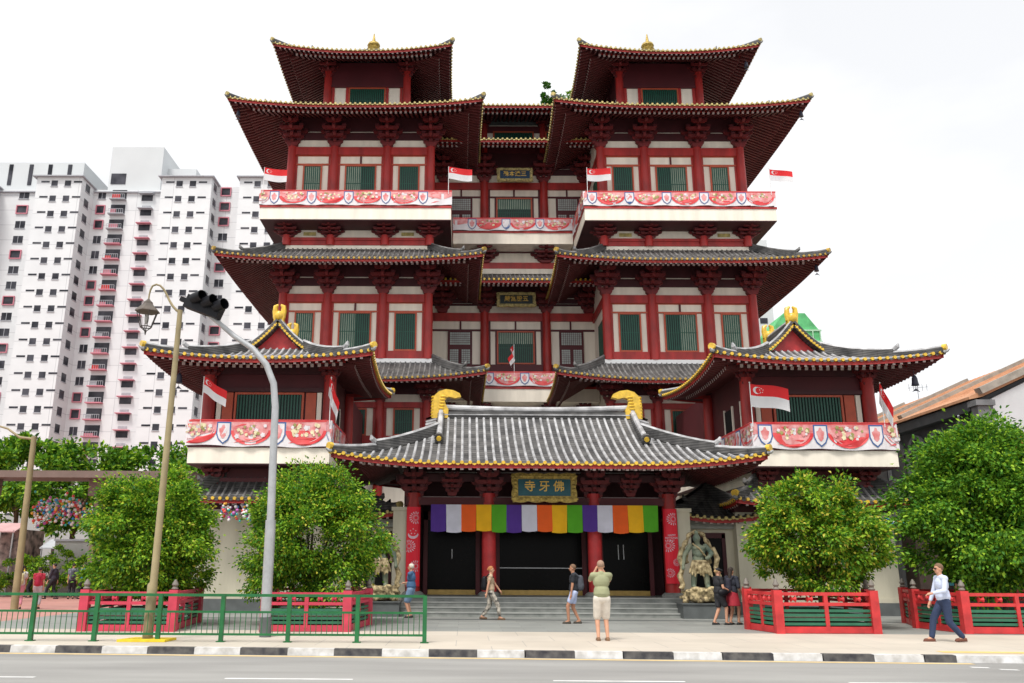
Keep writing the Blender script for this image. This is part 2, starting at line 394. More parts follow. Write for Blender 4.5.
CYLC = {}
def column(x, y, z0, z1, r=.25, m=red):
    key = (round(z1-z0, 2), r, m.name)
    if key not in CYLC:
        b = MB(); n = 20; h = z1-z0
        b.lathe((0,0,0), [(r*1.02,0),(r*1.02,h*.1),(r,h*.5),(r*.93,h)], n, 0)
        o = build('column', b, m, None, smooth=True); o.parent = T; CYLC[key] = o
    else:
        o = CYLC[key].copy(); COL.objects.link(o); o.parent = T
    o.location = Vector((x, y, z0))-WL[T.name]; return o

def window(x0, x1, z0, z1, y, style='g', axis=0):
    """front faces -Y at plane y. frame > shutter, blind"""
    f = MB(); fw_ = .08
    f.box(x0, x1, y-.10, y+.02, z1-fw_, z1, 0); f.box(x0, x1, y-.10, y+.02, z0, z0+fw_, 0)
    f.box(x0, x0+fw_, y-.098, y+.02, z0+fw_, z1-fw_, 0); f.box(x1-fw_, x1, y-.098, y+.02, z0+fw_, z1-fw_, 0)
    f.add([(x0+fw_, y-.012, z0+fw_), (x1-fw_, y-.012, z0+fw_), (x1-fw_, y-.012, z1-fw_), (x0+fw_, y-.012, z1-fw_)], [(0,1,2,3)], 1)
    o = part('window', f, [brown, greend])
    s = MB(); n = max(4, int((x1-x0-.16)/.115)); st = (x1-x0-.16)/n
    for i in range(n):
        cx = x0+.08+st*(i+.5); s.box(cx-st*.26, cx+st*.26, y-.075, y-.045, z0+fw_, z1-fw_)
    s.box(x0+fw_, x1-fw_, y-.04, y-.03, (z0+z1)/2-.02, (z0+z1)/2+.02)
    build('shutter', s, green, o)
    if style in ('b', 'l', 'r', 't'):
        a, b = x0+fw_, x1-fw_; zz = z0+fw_
        mid = (a+b)/2
        if style == 'l': b = mid
        if style == 'r': a = mid
        if style == 't': zz = z0+(z1-z0)*.62
        bl = MB(); bl.box(a, b, y-.025, y-.016, zz, z1-fw_); build('blind', bl, blind, o)
    return o

def trim_box(name, boxes, m):
    for bx in boxes:
        b = MB(); b.box(*bx); o = part(name, b, m)
    return o

COLX = [4.87, 7.36, 10.40, 12.85]
def tower_storey(sg, yw, z0, zs, zt, pz0, pz1, bz1, cz1, styles, floor_z=None):
    """sg side; yw wall plane; zs..zt window; pz cream panel; beam pz1..bz1; above: cream field to cz1, then brackets"""
    xs = [sg*c for c in COLX]
    lo, hi = min(xs), max(xs)
    for x in xs: column(x, yw-.1, z0, bz1+.1, .25)
    trim_box('beam', [(lo, hi, yw-.17, yw+.01, pz1, bz1)], red)
    trim_box('rail', [(lo, hi, yw-.09, yw+.01, z0, zs), ], red)
    trim_box('rail', [(lo, hi, yw-.07, yw+.01, zt, pz0), (lo, hi, yw-.066, yw+.01, pz1-.04, pz1-.001)], brown)
    wins = [(7.97, 9.77, styles[1]), (5.49, 6.72, styles[0]), (11.08, 12.17, styles[2])]
    for a, b, st in wins:
        x0, x1 = (a, b) if sg > 0 else (-b, -a)
        window(x0, x1, zs, zt, yw, st)
    xm = sg*8.88; trim_box('mullion', [(xm-.05, xm+.05, yw-.06, yw+.01, pz0, pz1-.04)], maroon2)
    # thin red edging beside the cream strips
    eb = []
    for a, b in zip(sorted(xs)[:-1], sorted(xs)[1:]):
        eb += [(a+.2, a+.34, yw-.05, yw+.01, zs, pz1-.04), (b-.34, b-.2, yw-.05, yw+.01, zs, pz1-.04)]
    trim_box('edging', eb, red)
def bracket_row(xs, y, z, s=1.0, sz=None):
    for x in xs: bracket(x, y, z, s, sz=sz)

def sideX(sg, a, b): return (a, b) if sg > 0 else (-b, -a)
for sg in (-1, 1):
    # tower body
    b = MB(); x0, x1 = sideX(sg, 4.9, 12.8)
    b.box(x0, x1, 45.5, 53.9, 3.5, 27.6); part('wall', b, cream)
    # ---------- skirt wall, second storey (Y 45.5)
    xs = [sg*c for c in COLX]
    for x in xs: column(x, 45.4, 5.0, 10.15, .25)
    trim_box('beam', [(min(xs), max(xs), 45.33, 45.51, 9.78, 10.08)], red)
    trim_box('rail', [(min(xs), max(xs), 45.41, 45.51, 7.9, 8.3)], red)
    for a, c in ((5.54, 6.64), (8.05, 9.75), (11.0, 12.2)):
        a0, a1 = sideX(sg, a, c); window(a0, a1, 8.3, 9.76, 45.5, 'g')
    eb = []
    for a, c in zip(sorted(xs)[:-1], sorted(xs)[1:]): eb += [(a+.2, a+.36, 45.45, 45.51, 8.3, 9.78), (c-.36, c-.2, 45.45, 45.51, 8.3, 9.78)]
    trim_box('edging', eb, red)
    bracket_row(xs, 45.4, 10.05, .9)
    trim_box('rail', [(min(xs), max(xs), 45.44, 45.51, 10.52, 10.66), (min(xs), max(xs), 45.44, 45.51, 10.66, 12.1)], maroon)
    # A roof: between second and third storeys
    x0, x1 = sideX(sg, 1.85, 15.9)
    roof(x0, x1, 42.6, 56.9, 10.80, 1.62, 2.9, 2.9, .40, 5.0, endm=golddull, ov=2.8, ribm=rib2)
    trim_box('ledge', [(min(xs)-.3, max(xs)+.3, 45.2, 45.52, 12.2, 12.42)], white)
    # ---------- third storey
    tower_storey(sg, 45.5, 12.42, 12.9, 15.08, 15.16, 15.63, 16.08, 16.56, ('g', 'l' if sg < 0 else 'r', 'b'))
    bracket_row(xs, 45.4, 16.1, 1.05)
    trim_box('rail', [(min(xs), max(xs), 45.43, 45.51, 16.58, 16.72), (min(xs), max(xs), 45.43, 45.51, 16.72, 17.04), (min(xs), max(xs), 45.42, 45.51, 17.12, 18.2)], maroon)
    x0, x1 = sideX(sg, 2.0, 15.85)
    roof(x0, x1, 42.5, 56.8, 17.14, 1.62, 2.9, 2.9, .28, 5.2, endm=golddull, ov=2.8)
    # ---------- mezzanine band
    trim_box('ledge', [(min(xs)-.15, max(xs)+.15, 45.3, 45.52, 18.62, 18.9)], cream)
    trim_box('rail', [(min(xs)-.2, max(xs)+.2, 45.3, 45.51, 18.92, 19.06), (min(xs)-.2, max(xs)+.2, 45.36, 45.51, 19.06, 19.22), (min(xs)-.2, max(xs)+.2, 45.3, 45.51, 19.22, 19.38)], red)
    for x in xs: column(x, 45.36, 18.9, 19.5, .25)
    bracket_row(xs, 45.4, 19.36, .95, .42)
    trim_box('vent', [(sg*a-.35, sg*a+.35, 45.46, 45.52, 19.55, 19.75) for a in (6.1, 11.6)], goldpale)
    # balcony
    bx0, bx1 = sideX(sg, 3.65, 14.1)
    bal = MB(); bal.box(bx0, bx1, 44.0, 55.3, 19.93, 20.6, 0); bal.box(bx0+.02, bx1-.02, 44.02, 55.28, 19.88, 19.927, 1); bal.box(bx0-.04, bx1+.04, 43.96, 55.34, 20.603, 20.72, 2)
    bo = part('balcony', bal, [cream, maroon, red])
    rl = MB()
    def rail_line(rl, p, q, z0, z1, n):
        p = Vector(p); q = Vector(q)
        for i in range(n+1):
            c = p+(q-p)*i/n; rl.box(c.x-.05, c.x+.05, c.y-.05, c.y+.05, z0, z1+.12)
        for zz in (z0+.12, (z0+z1)/2, z1): rl.beam((p.x, p.y, zz), (q.x, q.y, zz), .06, .06)
    rail_line(rl, (bx0+.1, 44.15, 0), (bx1-.1, 44.15, 0), 20.7, 21.5, 8)
    rail_line(rl, (bx0+.1, 44.15, 0), (bx0+.1, 50, 0), 20.7, 21.5, 4); rail_line(rl, (bx1-.1, 44.15, 0), (bx1-.1, 50, 0), 20.7, 21.5, 4)
    build('railing', rl, red, bo)
    # ---------- fourth storey
    tower_storey(sg, 45.5, 20.72, 21.6, 23.86, 23.95, 24.47, 24.95, 25.42, ('g', 'l' if sg < 0 else 'r', 'b'))
    bracket_row(xs, 45.4, 24.95, 1.05)
    trim_box('rail', [(min(xs), max(xs), 45.43, 45.51, 25.45, 25.6), (min(xs), max(xs), 45.43, 45.51, 25.6, 25.92), (min(xs), max(xs), 45.42, 45.51, 26.0, 27.5)], maroon)
    x0, x1 = sideX(sg, 2.02, 15.76)
    roof(x0, x1, 42.3, 56.6, 25.98, 2.05, 4.5, 4.5, .34, 5.6, ov=3.0, endm=goldpale)
    # inner side face windows of the tower (seen obliquely)
    for zz, zt in ((12.9, 15.08), (21.6, 23.86)):
        s_ = MB(); xf = sg*4.9-sg*.02; s_.box(min(xf, xf-sg*.05), max(xf, xf-sg*.05), 46.6, 48.2, zz, zt, 0)
        w_ = part('side_window', s_, brown)
        s2 = MB()
        for i in range(12):
            yy = 46.72+i*.115; s2.box(min(xf-sg*.05, xf-sg*.09), max(xf-sg*.05, xf-sg*.09), yy, yy+.06, zz+.08, zt-.08)
        build('shutter', s2, green, w_)
        trim_box('beam', [(min(xf, xf-sg*.1), max(xf, xf-sg*.1), 45.7, 50.0, zt+.7, zt+1.15)], red)
    # ---------- turret
    cx = sg*8.85; tc_ = 49.35
    b = MB(); b.box(cx-2.4, cx+2.4, 46.95, 51.75, 27.0, 31.4); part('turret_wall', b, cream)
    for dx in (-2.4, 2.4):
        for yy in (46.9, 51.8): column(cx+dx, yy, 27.4, 30.9, .24)
    trim_box('beam', [(cx-2.4, cx+2.4, 46.86, 46.96, 29.72, 31.4), (cx-2.4, cx+2.4, 46.8, 46.86, 29.72, 29.86)], maroon2)
    trim_box('beam', [(cx-2.45, cx-2.39, 46.9, 51.8, 29.72, 31.4), (cx+2.39, cx+2.45, 46.9, 51.8, 29.72, 31.4)], maroon2)
    window(cx-1.12, cx+1.12, 28.0, 29.70, 46.94, 'g')
    trim_box('edging', [(cx-1.3, cx-1.14, 46.88, 46.96, 27.9, 29.72), (cx+1.14, cx+1.3, 46.88, 46.96, 27.9, 29.72), (cx-2.15, cx-1.98, 46.88, 46.96, 27.9, 29.72), (cx+1.98, cx+2.15, 46.88, 46.96, 27.9, 29.72)], red)
    for dx in (-2.4, 2.4): bracket(cx+dx, 46.9, 30.35, .8)
    roof(cx-5.08, cx+5.08, 43.95, 54.7, 30.4, 3.35, 5.2, 5.475, .42, 4.8, ov=3.2, endm=goldpale)
    fn = MB(); fn.lathe((cx, 49.3, 33.5), [(.55,0),(.6,.15),(.35,.25),(.45,.42),(.3,.55),(.42,.7),(.36,.85),(.12,1.0),(.09,1.2),(.03,1.6)], 14)
    part('finial', fn, golddark, smooth=True)

# --- centre block
CX = .17
b = MB(); b.box(-4.9, 4.9, 50.2, 54, 5.0, 29.0); part('wall', b, cream)
CC = [CX-1.86, CX+1.86]
def centre_storey(yw, z0, zs, zt, pz0, pz1, bz1, lattice=True):
    for x in CC: column(x, yw-.1, z0, bz1+.1, .26)
    trim_box('beam', [(-4.9, 4.9, yw-.15, yw+.01, pz1, bz1)], red)
    trim_box('rail', [(-4.9, 4.9, yw-.08, yw+.01, z0, zs-.02), (-4.9, 4.9, yw-.07, yw+.01, zt, pz0)], maroon2)
    window(CX-1.12, CX+1.12, zs, zt, yw, 't')
    trim_box('edging', [(CX-1.62, CX-1.5, yw-.05, yw+.01, zs, pz1), (CX+1.5, CX+1.62, yw-.05, yw+.01, zs, pz1), (CX-1.22, CX-1.12, yw-.05, yw+.01, zs, zt), (CX+1.12, CX+1.22, yw-.05, yw+.01, zs, zt), (CX-.05, CX+.05, yw-.06, yw+.01, pz0, pz1),
        (CX-3.35, CX-3.25, yw-.06, yw+.01, pz0, pz1), (CX+3.25, CX+3.35, yw-.06, yw+.01, pz0, pz1)], maroon2)
    for s in (-1, 1):
        xa, xb = sorted((CX+s*2.6, CX+s*4.05))
        d = MB(); d.box(xa, xb, yw-.10, yw-.02, zs-.6, zt, 0); o = part('lattice_door', d, maroon2)
        g = MB(); xm = (xa+xb)/2
        panes = [(xa+.13, xb-.13, zt-.85, zt-.1), (xa+.13, xm-.1, zt-2.0, zt-1.15), (xm+.1, xb-.13, zt-2.0, zt-1.15)]
        for a, c, e, f_ in panes:
            g.box(a, c, yw-.115, yw-.105, e, f_, 0)
            n = max(3, int((c-a)/.11)); 
            for i in range(1, n): g.box(a+(c-a)*i/n-.01, a+(c-a)*i/n+.01, yw-.13, yw-.118, e, f_, 1)
            n = max(3, int((f_-e)/.11))
            for i in range(1, n): g.box(a, c, yw-.134, yw-.1305, e+(f_-e)*i/n-.01, e+(f_-e)*i/n+.01, 1)
        build('lattice', g, [mat('pale_glass', (.42, .47, .45), .4, .15, 3), maroon2], o)
centre_storey(50.2, 11.7, 13.28, 15.31, 15.42, 15.93, 16.42)
for x in CC+[CX-4.4, CX+4.4]: bracket(x, 50.1, 16.42, 1.05)
trim_box('rail', [(-4.9, 4.9, 50.13, 50.21, 16.9, 17.02), (-4.9, 4.9, 50.13, 50.21, 17.06, 17.35), (-4.9, 4.9, 50.12, 50.21, 17.42, 18.6)], maroon)
roof(-6, 6, 46.7, 56, 17.42, 1.5, 2.9, 3.4, 0, 3, sides='F', ov=3.3, endm=gold, ridges=False)
trim_box('ledge', [(-4.9, 4.9, 49.95, 50.22, 18.88, 19.2)], cream)
trim_box('rail', [(-4.9, 4.9, 50.0, 50.21, 19.22, 19.62)], red)
for x in CC+[CX-4.4, CX+4.4]: bracket(x, 50.1, 19.6, 1.1, sz=.6)
trim_box('rail', [(-4.9, 4.9, 50.13, 50.21, 20.3, 20.42)], maroon2)
bal = MB(); bal.box(-3.6, 3.6, 48.8, 50.15, 20.38, 21.06, 0); bal.box(-3.6, 3.6, 48.76, 50.15, 21.063, 21.18, 1)
part('balcony', bal, [cream, red])
bal = MB(); bal.box(-4.85, 4.85, 48.8, 50.15, 10.78, 11.52, 0); bal.box(-4.85, 4.85, 48.76, 50.15, 11.523, 11.65, 1)
part('balcony', bal, [cream, red])
for x in (CX-3.9, CX-1.86, CX+1.86, CX+3.9): bracket(x, 49.9, 9.7, .8)
centre_storey(50.2, 21.2, 22.0, 23.95, 24.05, 24.5, 24.95)
for x in CC+[CX-4.4, CX+4.4]: bracket(x, 50.1, 24.95, 1.05)
trim_box('rail', [(-4.9, 4.9, 50.13, 50.21, 25.5, 25.9), (-4.9, 4.9, 50.12, 50.21, 25.95, 27.0)], maroon)
roof(-6, 6, 46.6, 56, 26.15, 1.6, 2.9, 3.4, 0, 3, sides='F', ov=3.3, ridges=False)
trim_box('beam', [(-4.9, 4.9, 50.1, 50.21, 27.0, 27.75), (-4.9, 4.9, 50.1, 50.21, 28.45, 28.9)], maroon2)
for i, x in enumerate((-3.2, CX, 3.5)): window(x-1.3, x+1.3, 27.6, 28.5, 50.12, 'g')
for x in CC: column(x, 50.1, 27.0, 29.0, .2); bracket(x, 50.1, 28.7, .7)
for x in (CX-4.3, CX+4.3): bracket(x, 50.1, 28.7, .7)
roof(-6, 6, 46.9, 56, 28.6, 1.1, 2.9, 3.4, 0, 3, sides='F', ov=3.3, ridges=False)
b = MB(); b.box(-4.9, 4.9, 50.3, 62, 28.9, 29.6); part('roof_deck', b, granited)
b = MB(); b.box(-12.8, 12.8, 54.0, 95, .02, 24); part('rear_wall', b, cream)

# --- plaques
def text_mb(s, size, loc, mat_, parent, name='lettering', ext=.015):
    c = bpy.data.curves.new('t', 'FONT'); c.body = s; c.size = size; c.align_x = 'CENTER'; c.align_y = 'CENTER'; c.extrude = ext; c.offset = size*.012
    o = bpy.data.objects.new('t', c); COL.objects.link(o); dg = bpy.context.evaluated_depsgraph_get(); dg.update()
    me = bpy.data.meshes.new_from_object(o.evaluated_get(dg)); bpy.data.objects.remove(o)
    me.materials.clear(); me.materials.append(mat_); me.name = name
    o = bpy.data.objects.new(name, me); link(o, parent); o.location = Vector(loc)-WL[parent.name]; o.rotation_euler = (math.pi/2, 0, 0)
    return o
def plaque(x, y, z, w_, h_, txt, cm, fm, tm):
    f = MB(); n = 60; pts = []
    per = [(-w_/2, -h_/2), (w_/2, -h_/2), (w_/2, h_/2), (-w_/2, h_/2)]
    k = 0
    for i in range(4):
        p = per[i]; q = per[(i+1) % 4]; cnt = 24 if i % 2 == 0 else 12
        nx, ny = ((0,-1),(1,0),(0,1),(-1,0))[i]
        for j in range(cnt):
            t = j/cnt; wv = .05*h_*abs(math.sin(math.pi*t*(4 if i % 2 == 0 else 2)))+ (.05*h_ if (t < .04) else 0)
            pts.append((p[0]+(q[0]-p[0])*t+nx*wv, p[1]+(q[1]-p[1])*t+ny*wv))
    f.prism(pts, (x, y, z), (1,0,0), (0,0,1), (0,.1,0), 0)
    # raised border
    bw = h_*.17
    for (a, b_, c, d) in ((-w_/2, w_/2, h_/2-bw, h_/2), (-w_/2, w_/2, -h_/2, -h_/2+bw), (-w_/2, -w_/2+bw, -h_/2+bw, h_/2-bw), (w_/2-bw, w_/2, -h_/2+bw, h_/2-bw)):
        f.box(x+a, x+b_, y-.06, y-.003, z+c, z+d, 0)
    rnd = random.Random(3)
    for i in range(46):
        t = i/46*2*(w_+h_); 
        if t < w_: px, pz = -w_/2+t, h_/2-bw/2
        elif t < w_+h_: px, pz = w_/2-bw/2, h_/2-(t-w_)
        elif t < 2*w_+h_: px, pz = w_/2-(t-w_-h_), -h_/2+bw/2
        else: px, pz = -w_/2+bw/2, -h_/2+(t-2*w_-h_)
        f.ell((x+px, y-.06, z+pz), (bw*.5, .03, bw*.35), 7, 5, 0)
    o = part('plaque', f, fm)
    p = MB(); p.box(x-w_/2+bw*1.15, x+w_/2-bw*1.15, y-.03, y-.004, z-h_/2+bw*1.15, z+h_/2-bw*1.15); build('panel', p, cm, o)
    text_mb(txt, h_*.42, (x, y-.045, z+h_*.02), tm, o)
    return o
teal = mat('teal_panel', (.01, .10, .13), .5, .15, 4); goldt = mat('gold_lettering', (.75, .48, .10), .35, .1, 5, metal=.2)
plaque(.06, 31.9, 4.44, 2.28, .98, '寺 牙 佛', teal, golddark, goldt)
plaque(CX, 49.0, 16.95, 2.25, .85, '嚴宮殿五', mat('black_panel', (.02, .03, .03), .5), mat('pale_carved', (.42, .34, .14), .6, .45, 9, bump=.5), goldt)
plaque(CX, 49.0, 25.0, 2.15, .85, '殊本達三', mat('blue_panel', (.01, .04, .09), .5), MATS['pale_carved'], goldt)

# --- side pavilions
def chiwen(x, y, z, s, parent, flip=1, axis='x', m=gold):
    """curled dragon-tail ridge ornament"""
    f = MB()
    prof = [(-.30,0),(.34,0),(.36,.35),(.22,.62),(.2,.8),(.38,.86),(.62,.80),(.86,.86),(.80,1.0),(.55,1.12),(.25,1.16),(-.02,1.08),(-.2,.9),(-.3,.6)]
    if axis == 'x': f.prism([(p[0]*s*flip, p[1]*s) for p in prof], (x, y-.16*s, z), (1,0,0), (0,0,1), (0,.32*s,0), 0)
    else: f.prism([(p[0]*s*flip, p[1]*s) for p in prof], (x-.16*s, y, z), (0,1,0), (0,0,1), (.32*s,0,0), 0)
    for k in range(7):
        t = k/6; px = -.27+.02*t; pz = .1+.75*t
        if axis == 'x':
            f.ell((x+px*s*flip, y, z+pz*s), (.09*s, .20*s, .06*s), 8, 5, 0); f.ell((x+(.05+.1*t)*s*flip, y-.15*s, z+(.15+.12*k)*s), (.13*s, .06*s, .05*s), 8, 5, 0)
        else:
            f.ell((x-.14*s, y+(.02)*s*flip, z+pz*s), (.05*s, .2*s, .05*s), 8, 5, 0); f.ell((x+.14*s, y+.02*s*flip, z+pz*s), (.05*s, .2*s, .05*s), 8, 5, 0)
    return part('ridge_ornament', f, m, parent, smooth=True, recalc=True)

for sg in (-1, 1):
    cx = sg*10.45; x0, x1 = cx-2.35, cx+2.35
    b = MB(); b.box(x0+.1, x1-.1, 33.3, 45.0, 4.6, 9.3); part('pavilion_wall', b, maroon2)
    for x in (x0, x1):
        for yy in (33.2, 38.5): column(x, yy, 5.8, 9.0, .25)
    b = MB()
    window(cx-1.35, cx+1.35, 5.95, 8.16, 33.28, 'g')
    trim_box('edging', [(cx+s*a-.09, cx+s*a+.09, 33.2, 33.31, 5.95, 8.16) for s in (-1, 1) for a in (1.95,)], cream)
    trim_box('edging', [(cx+s*a-.2, cx+s*a+.2, 33.22, 33.31, 5.95, 8.16) for s in (-1, 1) for a in (1.62,)], brown)
    trim_box('beam', [(x0, x1, 33.14, 33.31, 8.18, 8.34), (x0, x1, 33.2, 33.31, 8.9, 9.2)], maroon)
    for x in (x0, x1): bracket(x, 33.15, 8.5, .62)
    # inner side face: openings
    xi = cx-sg*2.25
    for yy in (34.2, 35.3, 36.4):
        o_ = MB(); o_.box(min(xi, xi-sg*.06), max(xi, xi-sg*.06), yy, yy+.12, 5.95, 8.1, 0); part('edging', o_, cream)
    o_ = MB(); o_.box(min(xi, xi-sg*.05), max(xi, xi-sg*.05), 35.45, 36.35, 6.0, 8.0, 0); part('doorway', o_, dark)
    # roof, gable facing front
    ro, S, W = roof(cx-4.12, cx+4.12, 30.96, 39.2, 9.02, 2.15, 4.12, 3.05, .28, 4.0, sides='FLRB', ov=2.3, ribm=rib, axis='y', endm=gold, prof=(.47,.53,4))
    # gable
    g = MB(); yg = 30.96+3.2; zb = 9.05+.62
    def gz(u):  # roof height at horizontal distance u from the centre line
        d = 4.12-abs(u); t = d/4.12; return 9.05+2.15*(.47*t+.53*t**4)
    us = [-1.4+i*.1 for i in range(29)]
    g.prism([(u, gz(u)-.12-zb) for u in us]+[(1.4, gz(1.4)-.4-zb), (-1.4, gz(1.4)-.4-zb)], (cx, yg, zb), (1,0,0), (0,0,1), (0,.06,0), 0)
    part('gable', g, redb, ro)
    bg_ = MB()
    for s in (-1, 1):
        pts = [Vector((cx+s*u, yg-.16, gz(u)+.06)) for u in [k*.21 for k in range(10)]]
        for i in range(len(pts)-1): bg_.beam(pts[i], pts[i+1], .36, .22, 0)
        bg_.tube([p+Vector((0,-.05,.13)) for p in pts], .08, 8, 1)
        for i in range(len(pts)*2-2):
            p = pts[i//2].lerp(pts[i//2+1], (i % 2)/2); bg_.tube([p+Vector((0,-.22,-.06)), p+Vector((0,-.14,-.06))], .052, 8, 2)
            bg_.prism([(-.04,0),(.04,0),(0,-.07)], p+Vector((s*.05,-.2,-.10)), (1,0,0), (0,0,1), (0,.04,0), 2)
    build('gable_ridge', bg_, [pan, rib, gold], ro)
    rd = MB(); rd.box(cx-.14, cx+.14, yg-.1, 36.9, 11.15, 11.36, 0); rd.tube([(cx, yg-.1, 11.4), (cx, 36.9, 11.4)], .11, 8, 1)
    build('main_ridge', rd, [pan, rib], ro)
    for yy in (yg-.15, 36.8):
        c = MB(); c.box(cx-.2, cx+.2, yy-.1, yy+.15, 11.15, 11.55)
        for s in (-1, 1):
            c.tube([(cx+s*.13, yy, 11.4), (cx+s*.17, yy, 11.7), (cx+s*.16, yy-.02, 11.9), (cx+s*.05, yy-.05, 11.97)], [.12, .12, .1, .04], 8)
        c.ell((cx, yy-.12, 11.5), (.17, .1, .2), 8, 6)
        build('ridge_ornament', c, gold, ro, smooth=True)
    # balcony
    bx0, bx1 = cx-2.62, cx+2.62
    bal = MB(); bal.box(bx0, bx1, 32.0, 45, 5.27, 5.85, 0); bal.box(bx0+.02, bx1-.02, 32.02, 45, 5.22, 5.267, 1); bal.box(bx0-.03, bx1+.03, 31.97, 45, 5.853, 5.98, 2)
    bo = part('balcony', bal, [cream, maroon, maroon2])
    rl = MB(); rail_line(rl, (bx0+.1, 32.12, 0), (bx1-.1, 32.12, 0), 5.95, 6.8, 5); rail_line(rl, (bx0+.1, 32.12, 0), (bx0+.1, 40, 0), 5.95, 6.8, 5); rail_line(rl, (bx1-.1, 32.12, 0), (bx1-.1, 40, 0), 5.95, 6.8, 5)
    build('railing', rl, red, bo)
    for dx in (-1.9, 1.9): bracket(cx+dx, 33.2, 4.55, .62)
    trim_box('beam', [(bx0+.3, bx1-.3, 33.1, 33.32, 4.7, 4.85)], maroon2)
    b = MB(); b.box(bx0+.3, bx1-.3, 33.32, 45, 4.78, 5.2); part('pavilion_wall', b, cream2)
    # lower wall with its own little tiled roof
    lx0, lx1 = (-12.95, -8.2) if sg < 0 else (7.4, 13.3)
    roof(lx0-.3, lx1+.3, 32.15, 36.6, 4.0, 1.3, 1.6, 1.6, .12, 1.5, sides='FLR', ov=.9, endm=gold, two=False, outp=.05)
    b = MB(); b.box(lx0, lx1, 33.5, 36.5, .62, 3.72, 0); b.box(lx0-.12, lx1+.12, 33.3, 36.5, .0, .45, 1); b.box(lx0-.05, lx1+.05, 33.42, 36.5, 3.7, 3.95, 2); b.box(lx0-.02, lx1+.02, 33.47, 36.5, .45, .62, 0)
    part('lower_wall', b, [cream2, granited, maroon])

# ------ entrance porch
ro, S, W = roof(-7.25, 7.25, 29.3, 38.7, 5.02, 2.35, 3.4, 4.7, .34, 4.2, ov=2.6, ribm=rib, endm=gold, pitchw=.28, goldline=True)
def pz(yy, x=0):
    d = min(yy-29.3, 38.7-yy); t = d/4.7; return 5.02+2.35*(.62*t+.38*t*t)
rd = MB(); rd.box(-3.75, 3.75, 33.87, 34.13, 7.32, 7.58, 0); rd.tube([(-3.8+7.6*i/14, 34, 7.66+.10*abs(i/7-1)**2) for i in range(15)], .12, 10, 1); rd.box(-3.75, 3.75, 33.83, 34.17, 7.42, 7.46, 1)
build('main_ridge', rd, [pan, rib], ro)
for s in (-1, 1):
    g = MB(); ys = [34-2.6+i*.2 for i in range(27)]
    g.prism([(yy-34, pz(yy)-.1) for yy in ys], (s*3.75, 34, 0), (0,1,0), (0,0,1), (s*.05,0,0), 0); build('gable', g, redb, ro, recalc=True)
    # descending ridge, side tile strip
    dr = MB()
    for bk in (-1, 1):
        pts = [Vector((s*3.78, 34+bk*u, pz(34+bk*u)+.1)) for u in (0, .4, .8, 1.2, 1.6, 2.0, 2.35)]
        for i in range(len(pts)-1): dr.beam(pts[i], pts[i+1], .26, .24, 0)
        tp = [p+Vector((0,0,.17)) for p in pts]; dr.tube(tp, .1, 8, 1)
        e = tp[-1]; dr.tube([e, e+Vector((0, bk*.14, -.08))], .17, 12, 0); dr.tube([e+Vector((0, bk*.12, -.07)), e+Vector((0, bk*.2, -.11))], .09, 10, 2)
        for i in range(11):
            yy = 34+bk*(i*.22); p = Vector((s*3.95, yy, pz(yy)+.03)); dr.beam(p, p+Vector((s*.42, 0, -.12)), .1, .07, 1, 2)
    build('gable_ridge', dr, [pan, rib, gold], ro)
    chiwen(s*3.85, 34, 7.3, 1.0, T, flip=-s)
# porch columns, beams, wall, doors, steps
for x in (-4.72, -1.93, 1.97, 4.75):
    column(x, 32.9, .62, 4.3, .26, redb if abs(x) < 3 else red)
    pb = MB(); pb.lathe((x, 32.9, .62), [(.42,0),(.42,.06),(.36,.12),(.3,.16)], 16); part('column_base', pb, granite, smooth=True)
    bracket(x, 32.9, 3.95, .82)
for x in (-3.3, 3.35): bracket(x, 32.9, 4.2, .6)
trim_box('beam', [(-5, 5, 32.75, 33.05, 3.86, 4.14)], maroon2)
trim_box('beam', [(-5.4, 5.4, 32.72, 33.1, 4.72, 4.98)], maroon)
trim_box('rail', [(-4.5, 4.5, 33.0, 33.04, 4.145, 4.19)], raftend)
trim_box('ceiling_board', [(-6.0, 6.0, 31.2, 38, 5.35, 5.42)], maroon)
b = MB(); b.box(-5.0, 5.0, 35.25, 35.4, .62, 5.3); b.box(-5.1, -4.95, 33.1, 38, .62, 5.3); b.box(4.95, 5.1, 33.1, 38, .62, 5.3); part('porch_wall', b, maroon)
for (a, c) in ((-4.25, -2.4), (-1.48, 1.68), (2.5, 4.25)):
    d = MB(); d.box(a, c, 34.5, 34.56, .78, 3.4, 0); o = part('door', d, glass)
    f = MB(); f.box(a-.16, a, 34.4, 34.62, .62, 3.75); f.box(c, c+.16, 34.4, 34.62, .62, 3.75); f.box(a-.16, c+.16, 34.4, 34.62, 3.4, 3.74); build('door_frame', f, maroon2, o)
    t = MB(); t.box(a+.02, c-.02, 34.4, 34.62, .62, .80); build('threshold', t, mat('brass_threshold', (.42, .28, .08), .4, .15, 5, metal=.4), o)
    hb = MB()
    if a == -1.48: hb.box(a, c, 34.44, 34.47, 1.60, 1.63)
    elif a < 0: hb.box((a+c)/2-.0, (a+c)/2+.03, 34.44, 34.47, 1.95, 2.3)
    else: hb.box((a+c)/2-.3, (a+c)/2-.27, 34.44, 34.47, 1.95, 2.5); hb.box((a+c)/2-.1, (a+c)/2-.07, 34.44, 34.47, 1.95, 2.5)
    build('handle', hb, steel, o)
st = MB()
for i in range(4): st.box(-5.05-.0*i, 5.15, 31.05+.32*i, 31.4+.32*i if i < 3 else 40, .0 if i == 0 else .155*i-.01, .155*(i+1), 0); st.box(-5.05, 5.15, 31.03+.32*i, 31.05+.32*i, .155*(i+1)-.045, .155*(i+1), 1)
part('steps', st, [granite, mat('step_nosing', (.34, .35, .33), .6, .1, 4)])
